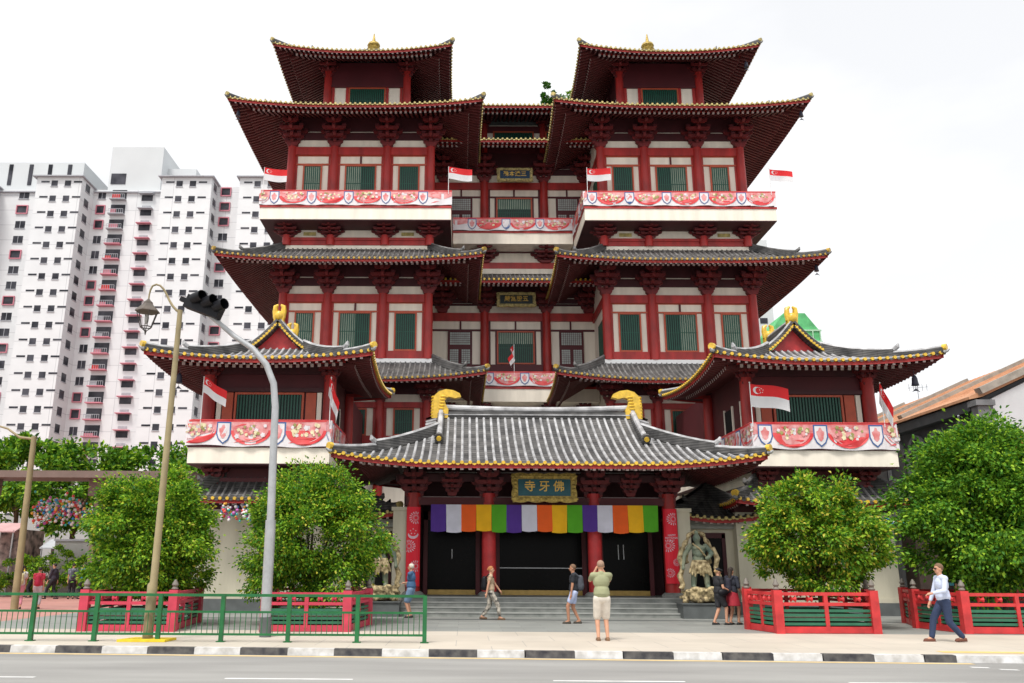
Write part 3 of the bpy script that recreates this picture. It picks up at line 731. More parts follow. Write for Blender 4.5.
for x0, x1 in ((-5.48, -4.98), (5.03, 5.5)):
    b = MB(); b.box(x0, x1, 32.8, 33.6, .45, 3.65, 0); b.box(x0-.06, x1+.06, 32.74, 33.66, 3.65, 3.78, 0); b.box(x0-.05, x1+.05, 32.75, 33.65, .0, .45, 1)
    part('pilaster', b, [cream2, granite])
# side gates left and right of the porch
for sg in (-1, 1):
    gx0, gx1 = (5.5, 8.6) if sg > 0 else (-8.6, -5.5)
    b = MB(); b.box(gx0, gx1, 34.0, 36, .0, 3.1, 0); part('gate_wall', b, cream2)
    d = MB(); dx0, dx1 = (5.75, 6.95) if sg > 0 else (-6.95, -5.75); d.box(dx0, dx1, 33.97, 34.02, .3, 2.75, 0); o = part('gate_opening', d, dark)
    f = MB(); f.box(dx0-.14, dx0, 33.93, 34.03, .0, 2.9); f.box(dx1, dx1+.14, 33.93, 34.03, .0, 2.9); f.box(dx0-.14, dx1+.14, 33.93, 34.03, 2.752, 2.95); build('gate_frame', f, maroon, o)
    c = MB(); c.box(gx0, gx1, 33.8, 34.1, 3.1, 3.28); c.box(gx0, gx1, 33.7, 34.1, 3.282, 3.38); part('cornice', c, mat('grey_stone', (.34, .34, .31), .7, .15, 3))
    roof(gx0-.5, gx1+.1, 33.3, 37.5, 3.45, 1.3, 1.9, 2.1, .25, 2.0, sides='FLRB', ov=.9, endm=goldpale, two=False, ribm=pan, outp=.1)

# ------------------------------------------------------------ banners with flower bowls and shields
bred = mat('banner_red', (.78, .03, .04), .6, .15, 1.5, col2=(.80, .12, .12)); bwhite = mat('banner_white', (.74, .70, .72), .6, .08, 2)
bpink = mat('banner_pink', (.80, .20, .20), .6, .2, 4, col2=(.80, .42, .42)); bblue = mat('banner_blue', (.05, .12, .32), .6, .05); bcream = mat('banner_flower_cream', (.75, .66, .42), .6, .2, 9)
bolive = mat('banner_flower_olive', (.33, .30, .10), .6, .3, 9)
def banner(path, z0, z1, label, first=0.0, sag=0.0, period=2.04):
    """vertical cloth along a polyline (x, y) path; u in metres along it"""
    seg = []; tot = 0
    for i in range(len(path)-1):
        p = Vector(path[i]); q = Vector(path[i+1]); l = (q-p).length; seg.append((tot, tot+l, p, q)); tot += l
    H = z1-z0
    def P(u, v, off=0.0):
        u_ = min(max(u, 0), tot)
        for a, b_, p, q in seg:
            if u_ <= b_+1e-6: break
        t = (u_-a)/(b_-a); d = (q-p).normalized(); nrm = Vector((d.y, -d.x))
        c = p.lerp(q, t); w_ = .025*math.sin(u*5.1)+.015*math.sin(u*11)
        lowz = z0 - sag*math.sin(math.pi*min(max((u-2)/(tot), 0), 1))*(1 if sag else 0) + .025*math.sin(u*2.9)
        return (c.x+nrm.x*(off+w_*(1-v)+.02), c.y+nrm.y*(off+w_*(1-v)+.02), lowz+(z1-lowz)*v)
    mbn = MB()
    us = sorted(set([round(k*.12, 3) for k in range(int(tot/.12)+1)]+[s_[0] for s_ in seg]+[tot])); nv = 5
    vs = [P(u, j/nv) for u in us for j in range(nv+1)]
    for i in range(len(us)-1):
        for j in range(nv):
            mbn.add([vs[i*(nv+1)+j], vs[(i+1)*(nv+1)+j], vs[(i+1)*(nv+1)+j+1], vs[i*(nv+1)+j+1]], [(0,1,2,3)], 0)
    rnd = random.Random(int(first*10)+5)
    def poly(pts, m, off):
        mbn.add([P(u, v, off) for u, v in pts], [tuple(range(len(pts)))], m)
    k = 0; u = first % period - period
    while u < tot+period:
        def clampu(a): return min(max(a, .01), tot-.01)
        for (a, b_, v0, v1, v2, v3, mi, o_) in ((.30, 1.85, .80, .98, .98, .80, 5, .008), (.28, 1.0, .58, .93, .78, .40, 5, .010), (1.15, 1.87, .40, .78, .93, .58, 5, .010), (-.3, 2.45, .93, 1.0, 1.0, .93, 3, .013)):
            p0, p1 = clampu(u+a), clampu(u+b_)
            if p1-p0 > .1:
                n_ = 8
                for q in range(n_):
                    f0, f1 = q/n_, (q+1)/n_
                    ua, ub = p0+(p1-p0)*f0, p0+(p1-p0)*f1
                    lo0, lo1 = v0+(v3-v0)*f0, v0+(v3-v0)*f1; hi0, hi1 = v1+(v2-v1)*f0, v1+(v2-v1)*f1
                    mbn.add([P(ua, lo0, o_), P(ub, lo1, o_), P(ub, hi1, o_), P(ua, hi0, o_)], [(0,1,2,3)], mi)
        # shield at u
        sh = [(-.26,.93),(.26,.93),(.27,.45),(.18,.22),(0,.06),(-.18,.22),(-.27,.45)]
        if .26 < u < tot-.26:
            poly([(u+a, b_) for a, b_ in sh], 2, .02); poly([(u+a*.82, .5+(b_-.5)*.86) for a, b_ in sh], 1, .026)
            bl = [(.14*math.cos(t)*(1+.25*math.sin(5*t)), .55+.24*math.sin(t)*(1+.2*math.cos(4*t))) for t in [2*math.pi*i/14 for i in range(14)]]
            poly([(u+a-.01, b_) for a, b_ in bl], 4 if False else 5, .032)
        # bowl midway
        c = u+period/2
        def ok(a): return 0.02 < a < tot-.02
        hw = .76
        if ok(c-hw) and ok(c+hw):
            poly([(c+hw*math.cos(t), .60+.54*math.sin(t)) for t in [math.pi+math.pi*i/14 for i in range(15)]], 3, .018)
            poly([(c+.86*hw*math.cos(t), .66+.50*math.sin(t)) for t in [math.pi+math.pi*i/12 for i in range(13)]], 5, .022); poly([(c+.5*hw*math.cos(t), .34+.10*math.sin(t)) for t in [math.pi+math.pi*i/10 for i in range(11)]], 3, .024)
            for i in range(26):
                a = c+rnd.uniform(-.55, .55); v = .58+rnd.uniform(-.20, .24); r_ = rnd.uniform(.05, .10); mi = rnd.choice([5, 6, 7, 6, 1])
                mbn.add([P(a, v, .03+.001*i)]+[P(a+r_*math.cos(t)*(1 if q % 2 else .7), v+r_*1.1*math.sin(t)*(1 if q % 2 else .7), .03+.001*i) for q, t in enumerate([2*math.pi*q/10 for q in range(10)])], [(0, 1+q, 1+(q+1) % 10) for q in range(10)], mi)
        # ribbon streaks
        for i in range(3):
            a = u+.36+rnd.uniform(0, .1); v = .15+.3*i
            if ok(a) and ok(a+.5): poly([(a, v), (a+.25, v+.03), (a+.5, v+.10), (a+.25, v+.10)], 4, .012+.001*i)
        u += period
    # hem cord
    for s_ in seg: pass
    mbn.tube([P(q, 1.0, .01) for q in us[::3]+[us[-1]]], .022, 6, 3)
    o = build('banner', mbn, [bwhite, bwhite, bblue, bred, bred, bpink, bcream, bolive], None, origin=(path[0][0], path[0][1], z0))
    return tag(o, label, 'banner', 'festive banners hung along the balcony railings')
banner([(-14.15, 47), (-14.15, 43.95), (-3.6, 43.95)], 20.76, 21.6, 'long flower banner along the left tower upper balcony', 3.85)
banner([(3.6, 48.7), (3.6, 43.95), (14.12, 43.95)], 20.76, 21.6, 'long flower banner along the right tower upper balcony', 5.22)
banner([(-3.62, 48.72), (3.6, 48.72)], 21.2, 22.0, 'flower banner on the upper recessed centre balcony', 1.16)
banner([(-4.2, 48.72), (4.2, 48.72)], 11.68, 12.5, 'short flower banner on the lower centre balcony between skirt roofs', 2.74)
banner([(-13.12, 36), (-13.12, 31.93), (-7.78, 31.93), (-7.78, 35.6)], 5.99, 6.86, 'wide flower banner round the left pavilion balcony', 5.42, .12)
banner([(7.78, 36.5), (7.78, 31.93), (13.12, 31.93), (13.12, 36)], 5.99, 6.86, 'wide flower banner round the right pavilion balcony', 5.03, .12)

# ------------------------------------------------------------ national flags
def flag(x, y, z0, z1, dx, dy, droop, wd, ht, label, hang=False, seed=1, lean=(0,0)):
    t = thing('flag', label, 'flag', (x, y, z0), 'national flags on short poles along the balconies')
    p = MB(); p.tube([(x, y, z0), (x+lean[0], y+lean[1], z1)], .018, 6); p.ell((x+lean[0], y+lean[1], z1), (.03,.03,.03), 6, 4)
    build('pole', p, white, t)
    tx, ty = x+lean[0], y+lean[1]; top = z1-.03; rnd = random.Random(seed); ph = rnd.uniform(0, 6)
    d = Vector((dx, dy, 0)).normalized(); nrm = Vector((-d.y, d.x, 0))
    def P(u, v, off=0):
        # u along fly 0..1, v down hoist 0..1
        if hang:
            a = u*wd
            c = Vector((tx, ty, top))+d*(a*.30-v*.10)+Vector((0,0,-v*ht*1.05-a*.80)); c += nrm*(.10*math.sin(u*9+ph+v)-.12*(1-v)+off)
            return tuple(c)
        a = u*wd; c = Vector((tx, ty, top))+d*a+Vector((0,0,-v*ht-droop*u**1.3*wd+.04*math.sin(u*6+ph)))
        c += nrm*(.07*math.sin(u*7+ph+v*.8)*u+off); return tuple(c)
    c = MB(); nu, nv = 16, 8
    for i in range(nu):
        for j in range(nv):
            c.add([P(i/nu, j/nv), P((i+1)/nu, j/nv), P((i+1)/nu, (j+1)/nv), P(i/nu, (j+1)/nv)], [(0,1,2,3)], 0 if j < nv/2 else 1)
    cl = build('cloth', c, [flagred, flagwhite], t, smooth='all')
    # crescent and five stars on both faces
    e = MB()
    for off in (.006, -.006):
        cu, cv, r_ = .18, .25, .16; asp = ht/wd
        outer = [(cu+r_*asp*math.cos(a), cv+r_*math.sin(a)) for a in [R(50)+R(260)*i/14 for i in range(15)]]
        inner = [(cu+.05+r_*.86*asp*math.cos(a), cv+r_*.86*math.sin(a)) for a in [R(50)+R(260)*i/14 for i in range(15)]]
        for i in range(14): e.add([P(*outer[i], off), P(*outer[i+1], off), P(*inner[i+1], off), P(*inner[i], off)], [(0,1,2,3)])
        for k in range(5):
            a0 = -math.pi/2+2*math.pi*k/5; su, sv = cu+.12+.06*math.cos(a0)*asp*1.2, cv+.09*math.sin(a0)
            pts = [(su+(.032 if q % 2 == 0 else .013)*asp*math.cos(a), sv+(.032 if q % 2 == 0 else .013)*math.sin(a)) for q, a in enumerate([-math.pi/2+math.pi*q/5 for q in range(10)])]
            e.add([P(*q, off) for q in pts], [tuple(range(10))])
    build('emblem', e, flagwhite, cl)
    return t
flag(-12.66, 31.9, 6.7, 8.49, 1, -.2, .62, .95, .60, 'bright red half folded flag at outer end of left pavilion balcony', seed=3)
flag(-7.86, 31.88, 6.7, 8.49, 1, -.1, 0, 1.2, .62, 'limp flag hanging at inner end of left pavilion balcony', hang=True, seed=2)
flag(7.81, 31.88, 6.7, 8.37, 1, -.1, .18, 1.36, .86, 'widely spread flag at inner end of right pavilion balcony', seed=5)
flag(12.68, 31.9, 6.7, 8.38, .6, -.3, 0, 1.2, .7, 'limp flag hanging at outer end of right pavilion balcony', hang=True, seed=6)
flag(-14.0, 43.9, 21.4, 22.95, 1, -.1, .15, 1.3, .75, 'flag at far left end of the upper left tower balcony', seed=7)
flag(-3.8, 43.9, 21.4, 23.02, 1, -.1, .15, 1.3, .72, 'flag at inner end of the upper left tower balcony', seed=8)
flag(3.83, 43.9, 21.4, 22.98, 1, -.1, .05, 1.3, .75, 'flag at inner end of the upper right tower balcony', seed=9)
flag(13.88, 43.9, 21.4, 22.98, 1, -.1, .2, 1.2, .68, 'flag at far right end of the upper right tower balcony against the sky', seed=10)
flag(-.02, 48.7, 12.3, 14.1, -.5, -.6, 0, 1.1, .5, 'furled red flag standing before the lower centre window', hang=True, seed=11)

# ------------------------------------------------------------ wind bells
def bell(x, y, z, label, s=1.0):
    t = thing('wind_bell', label, 'wind bell', (x, y, z), 'wind bells hanging from the roof corners')
    b = MB(); b.tube([(x, y, z), (x, y, z-.2*s)], .008, 5, 0); b.lathe((x, y, z-.55*s), [(.13*s,0),(.12*s,.02),(.1*s,.12*s),(.09*s,.25*s),(.05*s,.34*s),(.01,.37*s)], 10, 0)
    build('bell_body', b, bronze, t, smooth=True)
    c = MB(); c.tube([(x, y, z-.5*s), (x, y, z-.66*s)], .008, 5, 0); c.prism([(-.14*s,-.1*s),(0,.04*s),(.14*s,-.1*s),(.05*s,-.06*s),(-.05*s,-.06*s)], (x, y-.01, z-.68*s), (1,0,0), (0,0,1), (0,.02,0), 0)
    build('clapper', c, bronze, t)
bell(13.9, 31.7, 8.85, 'dark wind bell under outer corner of the right pavilion roof', 1.1)
bell(-13.6, 31.9, 8.85, 'dark wind bell under outer corner of the left pavilion roof', 1.1)
bell(15.5, 42.8, 26.1, 'dark wind bell under outer corner of the upper right tower roof')
bell(15.6, 43.2, 17.3, 'dark wind bell under outer corner of the middle right tower roof')
bell(-15.4, 42.9, 26.1, 'dark wind bell under outer corner of the upper left tower roof')
bell(13.4, 44.6, 30.3, 'dark wind bell under outer corner of the right turret roof')
bell(5.6, 44.3, 8.9, 'dark wind bell before the lower right tower wall', .9)

# ------------------------------------------------------------ cloths at the porch
cols = {'violet': (.09, .03, .30), 'white': (.74, .74, .86), 'orange': (.95, .13, .01), 'yellow': (.97, .52, .005), 'green': (.09, .42, .01)}
names = ['violet', 'white', 'orange', 'yellow', 'green']
cm = [mat('valance_'+n, cols[n], .75, .06, 3, transl=.15) for n in names]
v = MB(); x0, x1 = -4.06, 4.22; n = 15; wdt = (x1-x0)/n
for i in range(n):
    for j in range(8):
        for k in range(5):
            def Q(a, b_):
                xx = x0+wdt*(i+a/8); e = .03*math.sin(a/8*math.pi*2+i)*b_/5+.02*math.sin(xx*9)*b_/5
                return (xx+.02*math.sin(i*2.1)*(b_/5), 32.25+e, 3.84-(.95+.03*math.sin(a/8*math.pi)+.03*math.sin(i*1.7))*b_/5)
            v.add([Q(j, k), Q(j, k+1), Q(j+1, k+1), Q(j+1, k)], [(0,1,2,3)], i % 5)
tag(build('cloth_valance', v, cm, None, smooth='all'), 'five coloured cloth valance of violet, white, orange, yellow and green over the porch', 'valance')
pkr = mat('hanging_banner_red', (.80, .008, .03), .6, .08, 1); pkw = mat('hanging_banner_print', (.72, .50, .58), .6, .15, 12)
for (xa, xb, zt, zb, yy, lab) in ((-4.98, -4.45, 3.77, .95, 32.55, 'vertical red celebration banner on the left outer porch column'), (4.47, 5.0, 3.75, 1.1, 32.55, 'vertical red celebration banner on the right outer porch column')):
    b = MB(); cx = (xa+xb)/2
    def Q(u, v_, o=0.0):
        a = (u-.5)*2.0; return (cx+.30*math.sin(a*1.0), yy+.06*(1-math.cos(a))*4-o+.01*math.sin(v_*9), zt+(zb-zt)*v_)
    for i in range(6):
        for j in range(12): b.add([Q(i/6, j/12), Q(i/6, (j+1)/12), Q((i+1)/6, (j+1)/12), Q((i+1)/6, j/12)], [(0,1,2,3)], 0)
    rt_ = (xb-xa)/(zt-zb)
    def burst(u, v_, r_):
        for k in range(16):
            a = 2*math.pi*k/16
            for (q0, q1) in ((.25, .5), (.6, 1.0)):
                pts = [(u+q0*r_*math.cos(a-.07), v_+q0*r_*rt_*math.sin(a-.07)), (u+q1*r_*math.cos(a-.09), v_+q1*r_*rt_*math.sin(a-.09)), (u+q1*r_*math.cos(a+.09), v_+q1*r_*rt_*math.sin(a+.09)), (u+q0*r_*math.cos(a+.07), v_+q0*r_*rt_*math.sin(a+.07))]
                if all(0.02 < p[0] < .98 for p in pts): b.add([Q(p[0], p[1], .006) for p in pts], [(0,1,2,3)], 1)
    burst(.66, .14, .42); burst(.25, .50, .42)
    if xa < 0:
        for i in range(12):
            a = R(200-220*i/12)+0; a2 = R(200-220*(i+1)/12)
            f = lambda t, k: (.5+.36*k*math.cos(t), .36-.36*k*rt_*math.sin(t)*-1*1)
            a = R(10)+R(160)*i/12; a2 = R(10)+R(160)*(i+1)/12
            th = .72+.0*i; b.add([Q(.5+.36*math.cos(a), .34+.36*rt_*math.sin(a), .006), Q(.5+.36*math.cos(a2), .34+.36*rt_*math.sin(a2), .006), Q(.5+.29*math.cos(a2), .325+.27*rt_*math.sin(a2), .006), Q(.5+.29*math.cos(a), .325+.27*rt_*math.sin(a), .006)], [(0,1,2,3)], 1)
        for k in range(5):
            a0 = -math.pi/2+2*math.pi*k/5; su, sv = .5+.17*math.cos(a0), .315+.17*rt_*math.sin(a0)
            b.add([Q(su+(.06 if q % 2 == 0 else .025)*math.cos(a), sv+(.06 if q % 2 == 0 else .025)*rt_*math.sin(a), .006) for q, a in enumerate([-math.pi/2+math.pi*q/5 for q in range(10)])], [tuple(range(10))], 1)
        burst(.7, .75, .38)
    else:
        burst(.75, .72, .25); burst(.3, .86, .3)
    o = build('hanging_banner', b, [pkr, pkw], None, origin=(cx, yy, zb)); tag(o, lab, 'banner', 'red hanging banners on the porch columns'); 
    if xa > 0:
        for r_, (s_, zz) in enumerate((('HAPPY', .36), ('NATIONAL', .395), ('DAY', .43))):
            text_mb(s_, .095, (cx, yy-.012, zt+(zb-zt)*zz), pkw, o, ext=.002)

# ------------------------------------------------------------ remeshed figures
def remesh(mb, voxel, name, m, parent=None, smooth=2):
    me = bpy.data.meshes.new('tmp'); me.from_pydata([tuple(x) for x in mb.v], [], mb.f); me.update()
    bm = bmesh.new(); bm.from_mesh(me); bmesh.ops.recalc_face_normals(bm, faces=bm.faces); bm.to_mesh(me); bm.free()
    o = bpy.data.objects.new('tmp', me); COL.objects.link(o)
    r = o.modifiers.new('r', 'REMESH'); r.mode = 'VOXEL'; r.voxel_size = voxel; r.use_smooth_shade = True
    if smooth: s = o.modifiers.new('s', 'SMOOTH'); s.factor = .5; s.iterations = smooth
    dg = bpy.context.evaluated_depsgraph_get(); dg.update()
    nm = bpy.data.meshes.new_from_object(o.evaluated_get(dg)); bpy.data.objects.remove(o); bpy.data.meshes.remove(me)
    nm.name = name; nm.materials.clear(); nm.materials.append(m)
    nm.polygons.foreach_set('use_smooth', [True]*len(nm.polygons))
    o = bpy.data.objects.new(name, nm); link(o, parent)
    if parent: o.location = -WL[parent.name]
    return o
def caps(mb, p, q, r1, r2, n=12):
    p = Vector(p); q = Vector(q); d = q-p; L_ = d.length
    if L_ < 1e-5: mb.ell(tuple(p), (r1,)*3, n, 8); return
    d /= L_; pts = []; rs = []
    for a in (-80, -55, -28): pts.append(p+d*(r1*math.sin(R(a)))); rs.append(r1*math.cos(R(a)))
    pts += [p, q]; rs += [r1, r2]
    for a in (28, 55, 80): pts.append(q+d*(r2*math.sin(R(a)))); rs.append(r2*math.cos(R(a)))
    mb.tube(pts, rs, n)
def ik(a, c, l1, l2, hint):
    a = Vector(a); c = Vector(c); d = c-a; D = min(d.length, (l1+l2)*.999); c = a+d.normalized()*D; d = c-a
    x = (l1*l1-l2*l2+D*D)/(2*D); h = math.sqrt(max(l1*l1-x*x, 0)); u = d.normalized(); hv = Vector(hint); hv = (hv-u*hv.dot(u)).normalized()
    return a+u*x+hv*h, c
SKIN = mat('skin', (.52, .27, .17), .6, .08, 8); SKIN2 = mat('tanned_skin', (.40, .19, .11), .6, .08, 8)
def person(loc, heading, H, label, feet, hands, top, bottom, sleeve=.55, leglen=1.0, hair=None, hairkind='short', shoe=None, skin=SKIN, lean=0.0, bag=None, cap=None, group=None, vox=.013, elbow=(.5,-1,-.3), headturn=0, skirt=False, build_=1.0, extra=None, headtilt=0):
    """local frame: +y forward, +x right; feet/hands in units of H: (x, y, z)"""
    k = H
    pel = Vector((0, 0, .525*k)); che = Vector((0, lean*.25*k, .70*k)); nec = Vector((0, lean*.36*k, .825*k)); hd = Vector((0, lean*.42*k+.012*k, .925*k+headtilt))
    # lower the pelvis if the stride is wide
    far = max(Vector((f[0]*k, f[1]*k, 0)).length for f in feet); leg = .50*k
    pel.z = min(pel.z, math.sqrt(max(leg*leg-far*far*.8, .1))+.035*k)
    dz = pel.z-.525*k; che.z += dz; nec.z += dz; hd.z += dz
    rot = Matrix.Rotation(heading, 3, 'Z')
    t = thing('person', label, 'person', loc, group); WL[t.name] = Vector((0,0,0))
    t.rotation_euler = (0, 0, heading)
    b = MB(); bl = build_
    hips = [pel+Vector((s*.052*k, 0, -.01*k)) for s in (-1, 1)]; sho = [nec+Vector((s*.105*k*bl, 0, -.02*k)) for s in (-1, 1)]
    legs = []; arms = []
    for s, h, f in zip((-1, 1), hips, feet):
        ank = Vector((f[0]*k, f[1]*k, f[2]*k+.045*k)); kn, ank = ik(h, ank, .25*k, .245*k, (0, 1, 0)); legs.append((h, kn, ank))
    for s, h, f in zip((-1, 1), sho, hands):
        wr = Vector((f[0]*k, f[1]*k, f[2]*k)); el, wr = ik(h, wr, .165*k, .15*k, (s*elbow[0], elbow[1], elbow[2])); arms.append((h, el, wr))
    # body
    b.ell(tuple(pel+Vector((0,0,.02*k))), (.092*k*bl, .066*k*bl, .075*k), 14, 8); b.ell(tuple((pel+che)/2), (.082*k*bl, .06*k*bl, .10*k), 14, 8)
    b.ell(tuple(che+Vector((0,0,.03*k))), (.098*k*bl, .066*k*bl, .095*k), 14, 8); caps(b, nec-Vector((0,0,.03*k)), hd-Vector((0,0,.04*k)), .036*k, .032*k)
    caps(b, sho[0], sho[1], .036*k, .036*k)
    hx = .043*k; ht = Matrix.Rotation(headturn, 3, 'Z')
    b.ell(tuple(hd+Vector((0,-.004*k,.012*k))), (hx, .054*k, .056*k), 14, 10); b.ell(tuple(hd+ht@Vector((0,.014*k,-.024*k))), (.034*k, .038*k, .042*k), 12, 8)
    b.ell(tuple(hd+ht@Vector((0,.056*k,-.008*k))), (.009*k, .014*k, .014*k), 8, 6)
    for s in (-1, 1): b.ell(tuple(hd+ht@Vector((s*.044*k,-.002*k,-.006*k))), (.007*k, .012*k, .018*k), 8, 6)
    for h, kn, an in legs: caps(b, h, kn, .050*k*bl, .033*k); caps(b, kn, an, .034*k, .021*k); caps(b, an, an+Vector((0,.075*k,-.028*k)), .022*k, .018*k)
    for i, (h, el, wr) in enumerate(arms):
        caps(b, h, el, .029*k*bl, .023*k); caps(b, el, wr, .023*k, .0155*k)
        d = (wr-el).normalized(); palm = wr+d*.03*k; side = d.cross(Vector((0,0,1)) if abs(d.z) < .8 else Vector((1,0,0))).normalized(); nn = d.cross(side)
        caps(b, wr, palm+d*.012*k, .016*k, .018*k)
        for q in range(4):
            o_ = side*((q-1.5)*.0085*k); ln = (.036, .042, .040, .032)[q]*k
            f0 = palm+d*.02*k+o_; f1 = f0+d*ln*.55+nn*.004*k; f2 = f1+d*ln*.4+nn*.014*k; caps(b, f0, f1, .0052*k, .005*k, 7); caps(b, f1, f2, .005*k, .0042*k, 7)
        th = wr+d*.016*k+side*.014*k; caps(b, th, th+side*.016*k+d*.024*k, .0062*k, .005*k, 7)
    remesh(b, vox*.8, 'body', skin, t, 2)
    # top
    m = MB(); e = .010*k
    m.ell(tuple((pel+che)/2+Vector((0,0,-.02*k))), (.094*k*bl+e, .074*k*bl+e, .13*k), 14, 8); m.ell(tuple(che+Vector((0,0,.03*k))), (.100*k*bl+e, .070*k*bl+e, .10*k), 14, 8)
    m.ell(tuple(pel+Vector((0,0,.055*k))), (.098*k*bl+e, .078*k*bl+e, .06*k), 14, 8)
    caps(m, sho[0], sho[1], .038*k+e*.5, .038*k+e*.5); caps(m, nec-Vector((0,0,.03*k)), nec+Vector((0,.0,.004*k)), .046*k, .042*k)
    for h, el, wr in arms:
        if sleeve > 1: q = el.lerp(wr, (sleeve-1)); caps(m, h, el, .037*k*bl, .030*k); caps(m, el, q, .030*k, .022*k)
        else: caps(m, h, h.lerp(el, sleeve), .038*k*bl, .036*k)
    remesh(m, vox, 'shirt', top, t, 3)
    m = MB(); m.ell(tuple(pel+Vector((0,0,.0))), (.097*k*bl+e*.5, .075*k*bl, .075*k), 14, 8)
    if skirt: m.v = []; m.f = []; m.m = []; m.tube([pel+Vector((0,0,.07*k)), pel+Vector((0,0,0)), pel-Vector((0,0,.11*k)), pel-Vector((0,0,.20*k))], [.085*k, .10*k, .12*k, .135*k], 20)
    else:
        for h, kn, an in legs:
            if leglen > .5: q = kn.lerp(an, min((leglen-.5)*2, .97)); caps(m, h, kn, .061*k*bl, .045*k); caps(m, kn, q, .044*k, .036*k)
            else: caps(m, h, h.lerp(kn, leglen*2), .062*k*bl, .054*k)
    remesh(m, vox, 'skirt' if skirt else ('trousers' if leglen > .6 else 'shorts'), bottom, t, 2)
    for h, kn, an in legs:
        m = MB(); d = Vector((0, 1, 0)); g = an+Vector((0,0,-.022*k))
        caps(m, g-d*.018*k, g+d*.085*k+Vector((0,0,-.006*k)), .026*k, .023*k); m.box(g.x-.024*k, g.x+.024*k, g.y-.04*k, g.y+.11*k, g.z-.024*k, g.z-.014*k)
        remesh(m, vox, 'shoe', shoe or black, t, 1)
    if hair:
        m = MB(); c = hd+Vector((0,-.008*k,.022*k)); m.ell(tuple(c), (hx+.006*k, .058*k, .054*k), 14, 8)
        # cut the face side
        bm_ = MB(); keep = []
        if hairkind == 'bun': m.ell(tuple(hd+Vector((0,-.058*k,.008*k))), (.022*k,.022*k,.022*k), 8, 6)
        if hairkind == 'long': caps(m, hd+Vector((0,-.03*k,0)), nec+Vector((0,-.05*k,-.04*k)), .038*k, .026*k)
        # shrink the front so that the forehead shows
        m.v = [(x, y if y < c.y+.02*k or z > hd.z+.038*k else c.y+.02*k, z) for x, y, z in m.v]
        remesh(m, vox*.8, 'hair', hair, t, 1)
    ey = MB()
    for s in (-1, 1): ey.ell(tuple(hd+ht@Vector((s*.017*k,.046*k,.004*k))), (.007*k,.006*k,.004*k), 8, 5)
    build('eyes', ey, black, t); 
    mo = MB(); mo.ell(tuple(hd+ht@Vector((0,.048*k,-.034*k))), (.013*k,.005*k,.003*k), 8, 5); build('mouth', mo, mat('lip', (.35,.08,.06), .6, 0), t)
    if bag:
        m = MB(); c = che+Vector((0,-.115*k,-.01*k)); caps(m, c+Vector((0,0,.07*k)), c+Vector((0,.0,-.08*k)), .055*k, .065*k)
        m.ell(tuple(c+Vector((0,-.02*k,-.05*k))), (.06*k,.05*k,.05*k), 10, 7)
        for s in (-1, 1): caps(m, sho[0 if s < 0 else 1]*.75+nec*.25+Vector((0,-.03*k,.035*k)), c+Vector((s*.04*k,0,.08*k)), .012*k, .012*k, 8); caps(m, sho[0 if s < 0 else 1]*.75+nec*.25+Vector((0,.055*k,-.02*k)), sho[0 if s < 0 else 1]*.75+nec*.25+Vector((0,-.03*k,.035*k)), .012*k, .012*k, 8)
        remesh(m, vox, 'bag_contact', bag, t, 1)
        t.children[-1].name = 'backpack'
    if cap:
        m = MB(); c = hd+Vector((0,-.004*k,.030*k)); m.ell(tuple(c), (hx+.009*k, .060*k, .046*k), 14, 8); caps(m, c+ht@Vector((0,.045*k,.0)), c+ht@Vector((0,.085*k,-.006*k)), .028*k, .022*k)
        remesh(m, vox, 'cap', cap, t, 1)
    if extra: extra(t, k, hd, nec, che, pel, arms)
    return t
def C(n, c, **k): return mat(n, c, .8, k.pop('var', .12), k.pop('scale', 8), **k)
stand = [(-.06, 0, 0), (.06, .01, 0)]
HP = math.pi
# 1 elderly man facing the wall banner, arms folded
person((-4.6, 30.1, 0), R(75), 1.74, 'white haired man in blue T-shirt and denim shorts by the left red banner', stand, [(.05,.10,.62), (-.04,.11,.64)], C('blue_tee', (.05,.12,.24)), C('denim_short', (.16,.25,.38)), .6, .42, C('white_hair', (.62,.58,.50)), skin=SKIN, build_=1.08, shoe=C('black_shoe', (.02,.02,.02)))
# 2 woman striding right with backpack
pat = mat('patterned_trousers', (.03,.03,.03), .8, 0, 9, col2=(.55,.50,.42), detail=1)
person((-1.98, 29.25, 0), R(-90), 1.70, 'woman with hair bun, beige top and patterned trousers striding by the steps', [(-.05,-.17,.01), (.05,.17,0)], [(-.14,.20,.50), (.13,-.08,.48)], C('beige_top', (.45,.33,.22)), pat, .35, .9, C('ginger_hair', (.42,.17,.06)), 'bun', bag=black, build_=.92, shoe=C('sandal', (.12,.07,.04)))
# 3 man black shirt walking left with backpack
person((.5, 27.5, 0), R(80), 1.74, 'man in black T-shirt and pale blue shorts walking left with backpack', [(-.05,.10,0), (.05,-.08,0)], [(-.13,.05,.45), (.14,.0,.46)], C('black_tee', (.012,.014,.02)), C('pale_blue_short', (.42,.48,.68)), .6, .30, C('brown_hair', (.16,.09,.05)), bag=C('grey_bag', (.05,.055,.07)), skin=SKIN2, headturn=R(0), build_=1.02, shoe=C('dark_sandal', (.05,.04,.03)))
